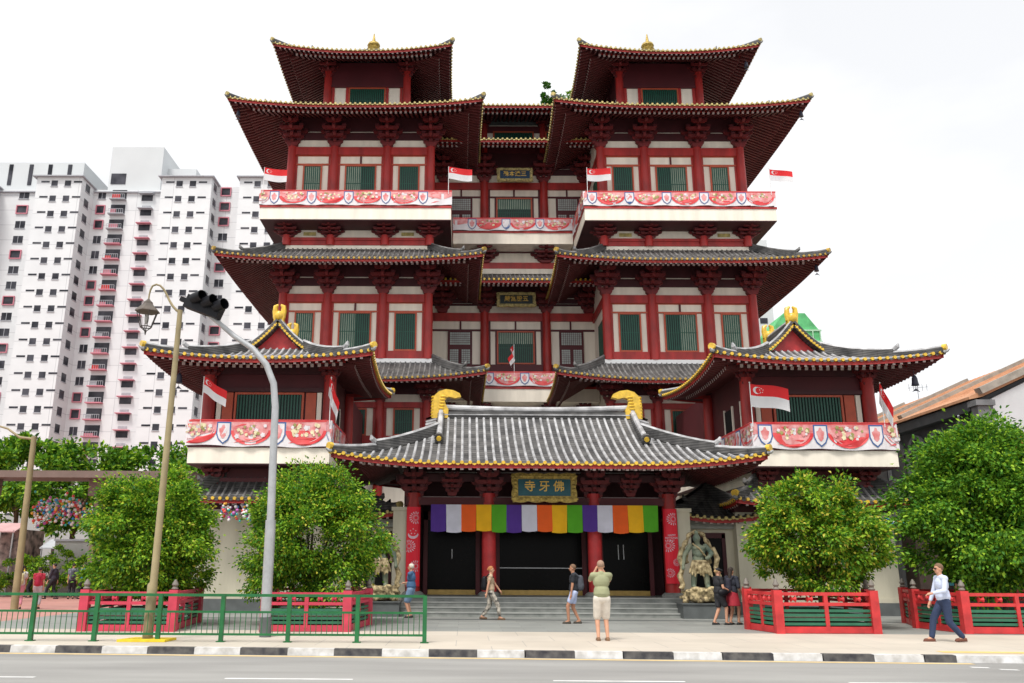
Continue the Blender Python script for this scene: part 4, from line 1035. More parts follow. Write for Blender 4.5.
# 4 man khaki shirt from behind, photographing
def phone(t, k, hd, nec, che, pel, arms):
    m = MB(); p = (arms[0][2]+arms[1][2])/2; m.box(p.x-.075, p.x+.075, p.y+.03, p.y+.045, p.z+.0, p.z+.09); build('phone', m, black, t)
person((.38, 21.15, 0), R(0), 1.80, 'bald man in olive shirt and white shorts photographing the temple', stand, [(-.05,.15,.87), (.05,.15,.87)], C('olive_shirt', (.27,.28,.16), var=.2, scale=3), C('white_short', (.62,.57,.50)), .6, .46, C('short_stubble', (.30,.19,.13)), skin=SKIN, build_=1.02, elbow=(.55,.3,-1), extra=phone, shoe=C('tan_sandal', (.20,.11,.06)))
# 5, 6 couple by the statue
person((4.86, 27.4, 0), R(-75), 1.66, 'woman in black cap and black shorts standing right of the statue', [(-.05,-.10,0), (.05,.09,0)], [(-.02,.17,.62), (.10,.15,.60)], C('black_top', (.015,.015,.018)), C('charcoal_short', (.025,.025,.03)), .5, .36, C('blond_hair', (.38,.24,.11)), 'bun', cap=C('black_cap', (.01,.01,.012)), skin=SKIN, shoe=C('black_shoe', (.02,.02,.02)), extra=lambda t, k, hd, nec, che, pel, arms: build('shoulder_bag', (lambda m: (m.ell((pel.x+.12*k, pel.y+.02*k, pel.z+.04*k), (.06*k,.11*k,.07*k), 12, 8), m)[1])(MB()), black, t, smooth='all'))
person((5.3, 27.5, 0), R(-50), 1.68, 'person in dark jacket and red skirt beside the woman in black cap', [(-.04,-.06,0), (.05,.06,0)], [(-.10,.12,.58), (.12,.10,.56)], C('navy_jacket', (.015,.018,.03)), C('red_skirt', (.33,.015,.03)), .95, .4, C('dark_hair', (.03,.02,.015)), 'long', skirt=True, skin=SKIN, bag=C('navy_bag', (.02,.02,.035)), shoe=C('black_shoe', (.02,.02,.02)))
# 7 business man on the right striding left
def shades(t, k, hd, nec, che, pel, arms):
    m = MB(); m.box(hd.x-.044*k, hd.x+.044*k, hd.y+.045*k, hd.y+.058*k, hd.z-.004*k, hd.z+.012*k); build('sunglasses', m, black, t)
person((8.5, 21.5, 0), R(88), 1.82, 'man in pale blue shirt, navy trousers and brown shoes striding left', [(-.04,-.17,.01), (.04,.19,0)], [(-.12,.19,.60), (.13,.12,.47)], C('pale_blue_shirt', (.52,.58,.74), var=.05), C('navy_trouser', (.02,.035,.085)), 1.85, .95, C('brown_hair', (.16,.09,.05)), skin=SKIN, shoe=C('brown_shoe', (.14,.05,.03)), extra=shades)
# far group on the left
grp = 'people on the square at the far left'
person((-19.75, 34.3, 0), R(30), 1.62, 'woman in white top and pink trousers near the leaning olive pole', stand, [(-.12,.05,.46), (.12,.05,.46)], C('white_top', (.62,.62,.62)), C('pink_trousers', (.62,.25,.32)), .5, .85, C('dark_hair', (.03,.02,.015)), 'long', group=grp, vox=.02, bag=C('cream_bag', (.6,.55,.3)))
person((-19.2, 34.6, 0), R(10), 1.55, 'child in red top with red backpack at the far left', stand, [(-.12,.05,.46), (.12,.05,.46)], C('red_top', (.50,.03,.06)), C('grey_trousers', (.45,.42,.45)), .5, .85, C('dark_hair', (.03,.02,.015)), group=grp, vox=.02, bag=C('crimson_bag', (.45,.02,.06)))
person((-23.6, 42.0, 0), R(60), 1.72, 'person in black clothes with yellow bag at far left', stand, [(-.12,.05,.46), (.12,.05,.46)], C('black_top', (.015,.015,.018)), C('charcoal_short', (.025,.025,.03)), .5, .85, C('dark_hair', (.03,.02,.015)), group=grp, vox=.02, bag=C('yellow_bag', (.6,.42,.03)))
person((-23.3, 44.8, 0), R(80), 1.75, 'man in dark jacket and white belt walking left on pink paving', [(-.05,.18,0), (.05,-.14,0)], [(-.12,.1,.48), (.12,-.05,.48)], C('dark_jacket', (.03,.025,.04)), C('black_trousers', (.015,.015,.02)), 1.7, .95, C('dark_hair', (.03,.02,.015)), group=grp, vox=.02)
person((-22.4, 44.9, 0), R(20), 1.72, 'person in grey shirt with backpack left of planter hedge', stand, [(-.12,.05,.46), (.12,.05,.46)], C('grey_shirt', (.16,.17,.20)), C('black_trousers', (.015,.015,.02)), .6, .9, C('dark_hair', (.03,.02,.015)), group=grp, vox=.02, bag=C('grey_bag', (.05,.055,.07)))
person((-21.9, 45.0, 0), R(70), 1.72, 'person in bright blue shirt beside the grey shirted one', stand, [(-.12,.12,.56), (.12,.12,.56)], C('bright_blue_shirt', (.02,.22,.46)), C('black_trousers', (.015,.015,.02)), .6, .9, C('dark_hair', (.03,.02,.015)), group=grp, vox=.02)
person((-25.2, 46.5, 0), R(100), 1.7, 'person in pale shirt and dark trousers by the stalls', stand, [(-.12,.12,.5), (.12,.05,.46)], C('pale_shirt', (.5,.5,.52)), C('black_trousers', (.015,.015,.02)), .6, .9, C('dark_hair', (.03,.02,.015)), group=grp, vox=.02)
person((14.9, 32.2, 0), R(-20), 1.7, 'dark haired person in black sitting area behind the right planter', stand, [(-.12,.12,.5), (.12,.12,.5)], C('black_top', (.015,.015,.018)), C('charcoal_short', (.025,.025,.03)), .6, .9, C('dark_hair', (.03,.02,.015)), vox=.02)

# ------------------------------------------------------------ guardian statues
stm = mat('weathered_bronze', (.12, .19, .15), .7, .3, 3, col2=(.26, .28, .19), bump=.8, bscale=25); stg = mat('gilded_robe', (.30, .20, .07), .6, .6, 8, col2=(.62, .50, .28), bump=.9, bscale=22)
stb = mat('rock_base', (.16, .11, .05), .8, .6, 9, col2=(.60, .48, .26), bump=1, bscale=14)
def statue(sx, x, y, label):
    t = thing('guardian_statue', label, 'statue', (x, y, 0), 'carved guardian statues beside the porch')
    f = lambda a, b_, c: (x+a*sx*1.08, y+b_, .98+(c-.98)*1.08)
    p = MB(); p.box(x-.72, x+.72, y-.42, y+.5, 0, .46); p.box(x-.76, x+.76, y-.46, y+.5, .46, .5); build('plinth', p, granited, t)
    rnd = random.Random(5); r_ = MB()
    for i in range(42):
        a = rnd.uniform(0, 2*math.pi); zz = rnd.uniform(.55, .98); q = 1-.25*(zz-.5)
        r_.ell((x+.62*q*math.cos(a), y+.05+.38*q*math.sin(a), zz), (rnd.uniform(.1,.2), rnd.uniform(.08,.16), rnd.uniform(.05,.10)), 8, 6)
    r_.ell((x, y, .75), (.6, .38, .26), 12, 8); remesh(r_, .03, 'rock_base', stb, t, 1)
    b = MB()
    caps(b, f(-.20,0,1.05), f(-.17,-.05,1.42), .09, .11); caps(b, f(-.17,-.05,1.42), f(-.1,0,1.75), .12, .15)
    caps(b, f(.24,-.02,1.05), f(.20,-.06,1.42), .09, .11); caps(b, f(.20,-.06,1.42), f(.1,0,1.75), .12, .15)
    caps(b, f(-.2,-.02,1.03), f(-.2,-.18,1.0), .07, .06); caps(b, f(.24,-.02,1.03), f(.26,-.18,1.0), .07, .06)
    b.ell(f(0,0,1.85), (.22,.17,.2), 12, 8); b.ell(f(.02,-.02,2.12), (.24,.17,.24), 12, 8); b.ell(f(-.1,-.12,2.22), (.11,.08,.09), 8, 6); b.ell(f(.13,-.12,2.22), (.11,.08,.09), 8, 6)
    b.ell(f(.0,-.12,2.02), (.14,.08,.1), 8, 6)
    caps(b, f(-.24,0,2.28), f(-.45,-.02,1.98), .09, .08); caps(b, f(-.45,-.02,1.98), f(-.52,-.1,1.68), .08, .06); b.ell(f(-.52,-.12,1.6), (.07,.07,.08), 8, 6)
    caps(b, f(.25,0,2.28), f(.42,-.05,2.05), .09, .08); caps(b, f(.42,-.05,2.05), f(.26,-.2,1.9), .08, .06); b.ell(f(.22,-.22,1.9), (.07,.07,.07), 8, 6)
    caps(b, f(0,0,2.3), f(-.02,-.04,2.42), .09, .09); b.ell(f(-.03,-.05,2.52), (.13,.14,.16), 12, 8); b.ell(f(-.04,-.18,2.5), (.03,.04,.04), 8, 6)
    b.ell(f(-.02,-.02,2.70), (.07,.08,.09), 8, 6); remesh(b, .018, 'body', stm, t, 2)
    g = MB()
    for i in range(9):
        a = -.26+.065*i; g.tube([f(a*.8, -.17, 1.84), f(a*1.1, -.22+.03*(i % 2), 1.62), f(a*1.4, -.2, 1.42-.05*(i % 3))], [.05, .055, .03], 7)
    g.tube([f(.3*math.cos(u)*1.35*(1+.10*math.sin(7*u)), .10, 2.12+.52*math.sin(u)*1.15) for u in [R(-40)+R(260)*i/40 for i in range(41)]], [.075+.025*math.sin(i*1.3) for i in range(41)], 7)
    for s in (-1, 1):
        g.tube([f(s*.5, .05, 2.25), f(s*.6, -.02, 1.9), f(s*.52, -.05, 1.6), f(s*.62, 0, 1.35), f(s*.55, -.05, 1.08), f(s*.62, -.05, .95)], [.07,.10,.08,.11,.09,.10], 7)
    g.ell(f(0,-.02,1.78), (.26,.2,.07), 12, 6)
    g.tube([f(-.2,-.14,2.36), f(0,-.2,2.2), f(.2,-.16,1.95), f(.28,-.1,1.8)], .035, 7)
    remesh(g, .022, 'robe', stg, t, 1)
statue(1, 5.25, 31.0, 'weathered muscular guardian figure on rocky base right of the porch')
statue(-1, -5.75, 31.0, 'weathered guardian figure left of the porch, half hidden by the tree')

# ------------------------------------------------------------ leaves and trees
def leaf_mesh(name, centres, normals_bias, size, mats, parent, seed=1, weights=(.55,.3,.15), aspect=.56, down=.35):
    """centres: (n,3) positions; a folded two-quad leaf at each"""
    rs = np.random.RandomState(seed); n = len(centres)
    d = normals_bias+rs.normal(0, .55, (n, 3)); d[:, 2] -= down; d /= np.linalg.norm(d, axis=1)[:, None]
    u = rs.normal(0, 1, (n, 3)); u[:, 2] += 1.0; s = np.cross(d, u); s /= np.linalg.norm(s, axis=1)[:, None]+1e-9; up_ = np.cross(s, d)
    L = (size*rs.uniform(.65, 1.25, n))[:, None]; w_ = L*aspect*.5
    a = centres; b = a+d*L*.5; c = a+d*L-up_*L*.12
    v = np.stack([a, b+s*w_+up_*w_*.35, c, b-s*w_+up_*w_*.35], 1).reshape(-1, 3)-np.array(WL[parent.name] if parent else (0,0,0))
    me = bpy.data.meshes.new(name); me.vertices.add(4*n); me.vertices.foreach_set('co', v.ravel())
    idx = np.arange(n)[:, None]*4; tri = np.concatenate([idx+np.array([0,1,2]), idx+np.array([0,2,3])], 1).reshape(-1)
    me.loops.add(6*n); me.loops.foreach_set('vertex_index', tri); me.polygons.add(2*n); me.polygons.foreach_set('loop_start', np.arange(2*n)*3); me.polygons.foreach_set('loop_total', np.full(2*n, 3))
    for m in mats: me.materials.append(m)
    mi = np.repeat(rs.choice(len(mats), n, p=weights), 2); me.polygons.foreach_set('material_index', mi); me.update(calc_edges=True)
    o = bpy.data.objects.new(name, me); link(o, parent); return o
lfA = mat('leaf_mid', (.11,.26,.018), .55, .3, 1.5, transl=.25, spec=.2); lfB = mat('leaf_young', (.30,.48,.03), .55, .25, 2, transl=.3, spec=.2); lfC = mat('leaf_deep', (.04,.14,.014), .5, .3, 2, transl=.15, spec=.2); lfY = mat('leaf_yellow', (.55,.50,.05), .5, .2, 2, transl=.3)
barkm = mat('bark', (.12,.085,.055), .9, .3, 6, bump=.6)
def tree(name, label, x, y, zb, rx, ry, z0, z1, nclump, per, size, mats, weights, seed, group=None, boxy=.92, trunk_r=.09, down=.35, shell=.22, clr=.27, egg=0.0):
    t = thing(name, label, 'tree', (x, y, zb), group); rs = np.random.RandomState(seed)
    cz = (z0+z1)/2; rz = (z1-z0)/2
    cs = []; 
    while len(cs) < nclump:
        p = rs.normal(0, 1, 3); p /= np.linalg.norm(p); q = np.sign(p)*np.abs(p)**boxy; q /= max(np.linalg.norm(q, ord=3), 1e-6)
        r_ = rs.uniform(shell, 1.0)**.6*rs.uniform(.86, 1.05); q = q*r_; sq = 1-egg*max(0, q[2]+.1); q = np.array([q[0]*sq, q[1]*sq, q[2]]); cs.append((q, p))
    cen = []; nb = []
    for q, p in cs:
        c = np.array([x+q[0]*rx, y+q[1]*ry, cz+q[2]*rz]); cr_ = clr*rs.uniform(.6, 1.25)*min(rx, rz)*.7
        k = int(per*rs.uniform(.6, 1.4)); o = rs.normal(0, .5, (k, 3)); o[:, 2] *= .7; cen.append(c+o*cr_); nn = o*1.2+p[None]*.7; nb.append(nn)
    cen = np.concatenate(cen); nb = np.concatenate(nb)
    leaf_mesh('crown', cen, nb, size, mats, t, seed, weights, down=down)
    b = MB(); b.tube([(x, y, zb), (x+.03, y, zb+(z0-zb)*.6), (x-.02, y+.02, z0+.3*rz), (x, y, cz)], [trunk_r, trunk_r*.8, trunk_r*.6, trunk_r*.3], 8)
    for i in range(9):
        q, p = cs[rs.randint(len(cs))]; s0 = Vector((x, y, z0+rs.uniform(-.1, .6)*rz)); e = Vector((x+q[0]*rx*.8, y+q[1]*ry*.8, cz+q[2]*rz*.8))
        b.tube([s0, s0.lerp(e, .5)+Vector((0,0,.1*rz)), e], [trunk_r*.5, trunk_r*.3, trunk_r*.1], 6)
    build('trunk', b, barkm, t, smooth='all'); return t
gt = 'round leafy trees growing in the red planters'
tree('planter_tree', 'bright green dome tree in leftmost planter behind the olive lamp post', -11.9, 25.7, .1, 1.78, 1.65, .62, 4.35, 200, 300, .105, [lfA, lfB, lfC, lfY], (.38,.38,.19,.05), 11, gt, egg=.22)
tree('planter_tree', 'dense green tree in planter behind the grey signal pole', -7.35, 26.4, .1, 2.12, 1.8, .62, 4.6, 210, 300, .105, [lfA, lfB, lfC, lfY], (.42,.29,.22,.07), 12, gt, egg=.42)
tree('planter_tree', 'yellowish looser tree in planter right of the guardian statue', 7.5, 26.4, .1, 2.08, 1.8, 1.05, 4.25, 175, 240, .12, [lfA, lfB, lfC, lfY], (.38,.27,.20,.15), 13, gt, boxy=1.0, egg=.28)
tree('planter_tree', 'largest deep green tree in planter at the right edge', 13.3, 27.2, .1, 2.65, 2.4, .85, 6.1, 300, 250, .14, [lfA, lfB, lfC], (.56,.18,.26), 14, gt, boxy=1.0, egg=.35)
# planters
def planter(corners, label):
    t = thing('planter_fence', label, 'planter', (corners[0][0], corners[0][1], 0), 'red railed planters with green slats')
    n = len(corners)
    mr = redb if corners[0][0] > 0 else redpink
    for i in range(n):
        x, y = corners[i]
        p = MB(); p.box(x-.11, x+.11, y-.11, y+.11, 0, 1.18); po = build('post', p, mr, t)
        f = MB(); f.lathe((x, y, 1.18), [(.07,0),(.09,.04),(.05,.09),(.085,.15),(.06,.22),(.02,.3)], 10); build('finial', f, mat('grey_finial', (.16,.14,.12), .6), po, smooth=True)
        q = corners[(i+1) % n]; a = Vector((x, y, 0)); c = Vector((q[0], q[1], 0)); ln = (c-a).length; k = max(2, int(round(ln/1.35)))
        r_ = MB()
        for zz, hh in ((1.08, .09), (.80, .09), (.10, .18)): r_.beam((a.x, a.y, zz), (c.x, c.y, zz), .09, hh)
        for j in range(1, k): m = a.lerp(c, j/k); r_.box(m.x-.05, m.x+.05, m.y-.05, m.y+.05, .1, 1.05)
        build('rail', r_, mr, t)
        g = MB()
        for zz in (.26, .38, .50, .62): g.beam((a.x, a.y, zz), (c.x, c.y, zz), .04, .075)
        build('slat', g, mat('green_slat', (.02,.13,.07), .5, .15, 4), t)
        d = (c-a).normalized()
        for j in range(k):
            for e in (.33, .67):
                o_ = MB(); m = a.lerp(c, (j+e)/k); o_.tube([(m.x-d.x*.06, m.y-d.y*.06, .94), (m.x, m.y, .94), (m.x+d.x*.06, m.y+d.y*.06, .94)], [.09, .035, .09], 8)
                build('spacer', o_, mr, t)
    t.scale = (1, 1, .92 if corners[0][0] > 0 else .86)
    b = MB(); b.add([(x, y, .42) for x, y in corners], [tuple(range(n))]); build('soil', b, mat('soil_bed', (.09,.065,.045), .95, .3, 5, bump=.6), t)
def quad(x0, x1, y0, y1, sk=.0): return [(x0+sk, y0), (x1, y0), (x1+.0, y1), (x0, y1)]
planter([(-12.5, 23.1), (-10.25, 23.15), (-10.75, 27.0), (-13.0, 27.0)], 'red planter fence nearest the left edge behind green railing')
planter([(-7.95, 23.4), (-5.85, 23.5), (-5.6, 26.3), (-6.3, 28.6), (-8.8, 28.6)], 'red planter fence behind the grey signal pole')
planter([(5.4, 23.9), (7.98, 24.05), (8.7, 26), (8.4, 28.3), (6.0, 28.3), (5.12, 25.5)], 'red planter fence right of the couple at the statue')
planter([(10.5, 24.3), (14.6, 24.1), (15.6, 29), (11.2, 29.0), (10.3, 26.5)], 'red planter fence at right edge behind the striding man')

# ------------------------------------------------------------ green road railing
t = thing('road_railing', 'long green metal railing along the kerb on the left', 'railing', (-8, 20.1, 0))
px = [-3.70, -5.19, -6.71, -8.18, -9.57, -10.97, -12.36]+[-12.36-1.39*i for i in range(1, 7)]
def fy(x): return 20.2+.012*(x+3.7)
for x in px: p = MB(); p.box(x-.045, x+.045, fy(x)-.045, fy(x)+.045, 0, 1.0); p.box(x-.09, x+.09, fy(x)-.08, fy(x)+.08, .004, .02); build('post', p, fenceg, t)
for zz, hh in ((.985, .06), (.63, .045), (.16, .045)):
    r_ = MB(); r_.beam((px[0], fy(px[0])-.001, zz), (px[-1], fy(px[-1])-.001, zz), .05, hh); build('rail', r_, fenceg, t)
bars = MB(); xx = px[0]-.12
while xx > px[-1]: bars.tube([(xx, fy(xx), .16), (xx, fy(xx), .63)], .009, 5); xx -= .12
tag(build('bars', bars, fenceg, t), kind='stuff')

# ------------------------------------------------------------ lamp post, signal pole, far post
t = thing('street_lamp', 'olive street lamp with hooked arm and glass lantern on yellow footing', 'street lamp', (-9.85, 20.3, 0))
p = MB(); p.tube([(-9.85, 20.3, 0), (-9.85, 20.3, 1.2), (-9.83, 20.3, 1.25), (-9.81, 20.3, 7.65)], [.115, .11, .085, .06], 14); build('pole', p, olive, t, smooth=True)
b = MB(); b.prism([(-.55,-.35),(.5,-.35),(.55,.3),(-.4,.35)], (-9.85, 20.3, .004), (1,0,0), (0,1,0), (0,0,.05), 0); build('footing', b, mat('yellow_footing', (.72,.52,.02), .7, .15, 5), t)
a = MB(); a.tube([(-9.81,20.3,7.6), (-9.90,20.3,7.65), (-10.0,20.3,7.75), (-10.1,20.3,7.90), (-10.18,20.3,8.05), (-10.26,20.3,8.18), (-10.36,20.3,8.28), (-10.46,20.3,8.31), (-10.55,20.3,8.27), (-10.59,20.3,8.17), (-10.61,20.3,8.03), (-10.61,20.3,7.88)], [.035,.033,.03,.028,.026,.026,.025,.025,.024,.022,.02,.018], 10); build('arm', a, olive, t, smooth=True)
lx, ly = -10.61, 20.3; l_ = MB()
l_.lathe((lx, ly, 7.60), [(.30,0),(.29,.03),(.12,.2),(.1,.26),(.05,.3),(.02,.34)], 6, 0)
ho = build('lantern_hood', l_, mat('lamp_hood', (.10,.08,.065), .6, .2, 6), t)
l_ = MB()
for k in range(6):
    an = math.pi/3*k; c0 = (lx+.26*math.cos(an), ly+.26*math.sin(an), 7.6); c1 = (lx+.14*math.cos(an), ly+.14*math.sin(an), 7.22); l_.beam(c0, c1, .018, .018, 0)
    an2 = an+math.pi/3; l_.beam(c1, (lx+.14*math.cos(an2), ly+.14*math.sin(an2), 7.22), .02, .02, 0); l_.beam(c1, (lx, ly, 7.1), .015, .015, 0)
l_.tube([(lx, ly, 7.12), (lx, ly, 7.02)], [.03, .01], 6, 0); build('lantern_frame', l_, mat('lamp_iron', (.05,.04,.035), .6), t)
l_ = MB(); l_.lathe((lx, ly, 7.3), [(.03,0),(.05,.06),(.055,.15),(.03,.22)], 8); build('bulb', l_, mat('bulb_glass', (.35,.33,.30), .2), t, smooth=True)

t = thing('traffic_signal', 'grey curved mast arm with black traffic light seen from behind', 'traffic signal', (-7.55, 21.6, 0))
p = MB(); p.tube([(-7.52,21.6,0), (-7.54,21.6,.45)], .14, 14, 1); p.tube([(-7.54,21.6,.45), (-7.56,21.6,2.7)], .125, 14, 0)
p.tube([(-7.56,21.6,2.7), (-7.6,21.6,4.4), (-7.62,21.6,5.5), (-7.7,21.6,6.1), (-7.92,21.6,6.6), (-8.3,21.6,7.02), (-8.8,21.6,7.35), (-9.2,21.6,7.68), (-9.8,21.6,8.15)], [.10,.095,.09,.085,.08,.075,.07,.062,.055], 12, 0)
build('mast', p, [steel, granited], t, smooth=True)
h = MB(); ax = Vector((.93, -.05, -.36)).normalized()   # lens column direction runs up-left to down-right
c0 = Vector((-9.55, 21.5, 8.06)); side = Vector((.3,-.95,0)).normalized()
h.beam(c0-ax*.55, c0+ax*.42, .32, .34, 0)
build('signal_housing', h, black, t)
for i in range(3):
    v_ = MB(); c = c0+ax*(-.34+.32*i); o_ = Vector((.75,-.5,.12)).normalized()
    q0 = c+Vector((0,-.12,.1)); q1 = c+Vector((0,-.12,.1))+o_*.34
    n = 14; vs = []
    v_.tube([q0, q1], .145, 14, 0, cap=False)
    v_.tube([q0, q0+o_*.02], .13, 14, 0)
    build('visor', v_, black, t, smooth=True)
bk = MB(); bk.beam(c0-ax*.75, c0+ax*.1, .12, .12); build('signal_bracket', bk, black, t)

t = thing('olive_post', 'olive lamp post with thin curved arm at the left edge', 'street lamp', (-19.5, 33.6, 0))
p = MB(); p.tube([(-19.51,33.6,0), (-19.63,33.6,6.45)], [.14,.1], 12); build('pole', p, olive, t, smooth=True)
a = MB(); a.tube([(-19.6,33.6,6.35), (-20.2,33.6,6.42), (-20.7,33.6,6.75), (-21.4,33.6,6.95), (-22.4,33.6,6.9)], [.05,.05,.04,.03,.03], 8); build('arm', a, olive, t, smooth=True)

# ------------------------------------------------------------ housing block
hw = paving('white_render', (.70,.71,.72), (.66,.675,.69), 8.0, 2.75, (.50,.51,.53), .05)
_n = hw.node_tree.nodes; _b = _n['Brick Texture']; _m = _n.new('ShaderNodeMapping'); _m.inputs['Rotation'].default_value = (R(90), 0, 0); _m.inputs['Location'].default_value = (0, .5, 0)
hw.node_tree.links.new(_n['Texture Coordinate'].outputs['Object'], _m.inputs[0]); hw.node_tree.links.new(_m.outputs[0], _b.inputs['Vector']); _b.offset = 0
_n['Color Ramp'].color_ramp.elements[0].color = (.86,.86,.86,1)
hw_ = mat('white_render_plain', (.70,.71,.73), .8, .04, .15); hw2 = mat('pale_grey_render', (.55,.57,.58), .8, .05, .15); hwin = mat('dark_window', (.015,.017,.028), .3, .5, .45, col2=(.07,.07,.085), detail=3, spec=.25); hpink = mat('pink_ledge', (.55,.20,.25), .7, .1, .5); hgrey = mat('grey_frame', (.36,.37,.40), .7)
t = thing('housing_block', 'tall white public housing slab with pink trimmed balconies on the left', 'building', (-60, 140, 0))
HT = 64.85; YF = 134; YR = 139
plan = [(-110, YR), (-95, YR), (-95, YF), (-84, YF), (-84, YR), (-75.2, YR), (-75.2, YF), (-67.6, YF), (-67.6, YR), (-54.1, YR), (-54.1, YF), (-45.65, YF), (-45.65, YR-1.5), (-40.95, YR-1.5), (-40.95, YF), (-32.5, YF), (-32.5, YR), (-22, YR), (-22, 152), (-110, 152)]
b = MB(); b.prism(plan, (0,0,0), (1,0,0), (0,1,0), (0,0,HT)); build('wall', b, hw, t, recalc=True)
b = MB()
for a, c, y0 in ((-95.5, -83.6, YF-.6), (-75.8, -67.2, YF-.6), (-54.6, -45.2, YF-.6), (-41.4, -32, YF-.6)): b.box(a, c, y0, 152.5, HT, HT+.18)
b.box(-110, -22, YR-.4, 152.5, HT-.6, HT-.4); build('parapet', b, hgrey, t)
b = MB(); b.box(-92, -70.9, 141, 152, HT, 71, 0); o = build('roof_structure', b, hw2, t)
for x in (-83.9, -80.3, -76.9, -73.4): m = MB(); m.box(x-.35, x+.35, 140.9, 141.05, 66.6, 70.6); build('slot', m, hwin, o)
b = MB(); b.box(-65.8, -56.6, 140, 156, HT-1, 73.6, 0); b.box(-56.58, -51.5, 143, 156, HT-1, 70.8, 0); o = build('lift_tower', b, hw2, t)
m = MB(); m.box(-65.4, -62.8, 139.9, 140.05, 66.4, 68.4); build('opening', m, hwin, o)
wins = []; FL = 2.75; NF = 23
for k in range(NF):
    z = 63.26-FL*k
    for bx in (-75.2, -54.1, -40.95, -95+.2):
        for dx, w_ in ((2.5, 1.05), (4.75, 1.05)): wins.append(('w', bx+dx, bx+dx+w_, YF, z, z+1.0))
        for dx, w_ in ((.75, 1.4), (6.25, 1.4)): wins.append(('s', bx+dx, bx+dx+w_, YF, z+.62, z+.92))
    wins.append(('p' if k in (1,2,6,7,8,13,14) or k % 7 == 2 else 'w', -66.8, -65.5, YR, z-.1, z+1.25))
    wins.append(('w', -55.8, -55.0, YR, z-.1, z+1.35))
    wins.append(('p' if k in (0,1,2,5,9,10) else 'w', -44.9, -43.4, YR-1.5, z-.1, z+1.2))
    wins.append(('p' if k % 3 == 1 else 'w', -80.6, -78.9, YR, z-.1, z+1.2)); wins.append(('w', -76.5, -75.9, YR, z-.1, z+1.2))
    wins.append(('w', -30.5, -28.9, YR, z, z+1.1)); wins.append(('w', -27, -25.4, YR, z, z+1.1))
def win_mb(mb_, w_):
    k, x0, x1, y, z0, z1 = w_
    mb_.box(x0, x1, y-.03, y+.02, z0, z1, 0)
    if k == 'w': mb_.box(x0-.08, x1+.08, y-.12, y-.031, z0-.14, z0-.02, 1)
    if k == 'w' and x1-x0 > 1.2: mb_.box((x0+x1)/2-.04, (x0+x1)/2+.04, y-.06, y-.031, z0, z1, 1)
    if k == 'p':
        for a, c, e, f_ in ((x0-.15, x1+.15, z1, z1+.16), (x0-.15, x1+.15, z0-.16, z0), (x0-.15, x0, z0, z1), (x1, x1+.15, z0, z1)): mb_.box(a, c, y-.25, y-.031, e, f_, 2)
vis = [w_ for w_ in wins if w_[1] < -38 and w_[4] > 18]; vis.sort(key=lambda w_: -(w_[2]-w_[1])*(w_[5]-w_[4])); big = vis[:98]; rest = [w_ for w_ in wins if w_ not in big]
for w_ in big: m = MB(); win_mb(m, w_); build('window', m, [hwin, hgrey, hpink], t)
m = MB()
for w_ in rest: win_mb(m, w_)
# windows on the angled returns
for k in range(NF):
    z = 63.26-FL*k
    for xs_, yy in ((-67.6, 135.6), (-84, 135.6), (-45.65, 135.2)):
        m.box(xs_-.02, xs_+.04, yy, yy+1.6, z-.1, z+1.25, 0); m.box(xs_, xs_+.12, yy-.1, yy+1.7, z-.25, z-.12, 1)
tag(build('window', m, [hwin, hgrey, hpink], t), 'many small dark windows', kind='stuff')
for k in range(NF):
    z = 62.9-FL*k
    if z < 10: continue
    for xa, xb in ((-64.4, -61.9), ):
        m = MB(); m.box(xa, xb, YR-.06, YR+.02, z, z+1.9, 0); m.box(xa-.1, xb+.1, YR-1.0, YR-.061, z-.12, z+.05, 1 if k > 2 else 3)
        m.box(xa, xb, YR-.95, YR-.9, z+.75, z+.82, 2)
        for q in range(8): m.box(xa+(xb-xa)*q/7-.03, xa+(xb-xa)*q/7+.03, YR-.94, YR-.91, z+.05, z+.75, 2)
        rnd = random.Random(k); m.box(xa+.3, xa+.3+rnd.uniform(.8, 1.6), YR-.8, YR-.75, z+.1, z+rnd.uniform(.5,.9), rnd.choice([1, 2, 2, 4]))
        build('balcony', m, [hwin, hpink, hgrey, hgrey, mat('red_cloth', (.6,.03,.03), .8)], t)
    xa, xb = -60.0+.8, -57.0-.6+.6
    m = MB(); xa, xb = -59.2, -57.3; m.box(xa, xb, YR-.05, YR+.02, z-.1, z+.95, 0); m.box(xa-.3, xb+.3, YR-.9, YR-.051, z+.99, z+1.12, 1 if k > 1 else 2); m.box(xa+.2, xb-.2, YR-.05, YR+.02, z+1.4, z+1.75, 2)
    build('balcony', m, [hwin, hpink, hgrey], t)

# ------------------------------------------------------------ right background
ter = mat('terracotta_roof', (.52,.25,.13), .8, .2, 2, col2=(.60,.32,.18)); shg = mat('grey_stone_facade', (.07,.075,.08), .8, .25, 1.5); shw = mat('whitewashed_gable', (.55,.56,.57), .85, .12, .6)
t = thing('shophouse', 'dark grey shophouse with arched windows and terracotta roof beyond the right tree', 'building', (26, 50, 0))
XW = 20.35
b = MB(); b.box(XW, 32, 38.6, 70, 0, 9.12); build('wall', b, shg, t)
b = MB(); zr = 9.15
b.prism([(0,0),(8,3.6),(8,3.75),(-.6,.0),(-.6,-.12)], (XW, 38.4, zr), (1,0,0), (0,0,1), (0,33,0), 0)
for yy in (38.3, 45.5, 53, 61): b.beam((XW-.2, yy, zr+.22), (XW+8, yy, zr+3.85), .45, .3, 1)
for i in range(60):
    yy = 38.9+i*.5; b.beam((XW-.5, yy, zr+.0), (XW+7.9, yy, zr+3.76), .12, .08, 0)
build('roof', b, [ter, mat('roof_wall_cap', (.30,.27,.23), .8, .2)], t)
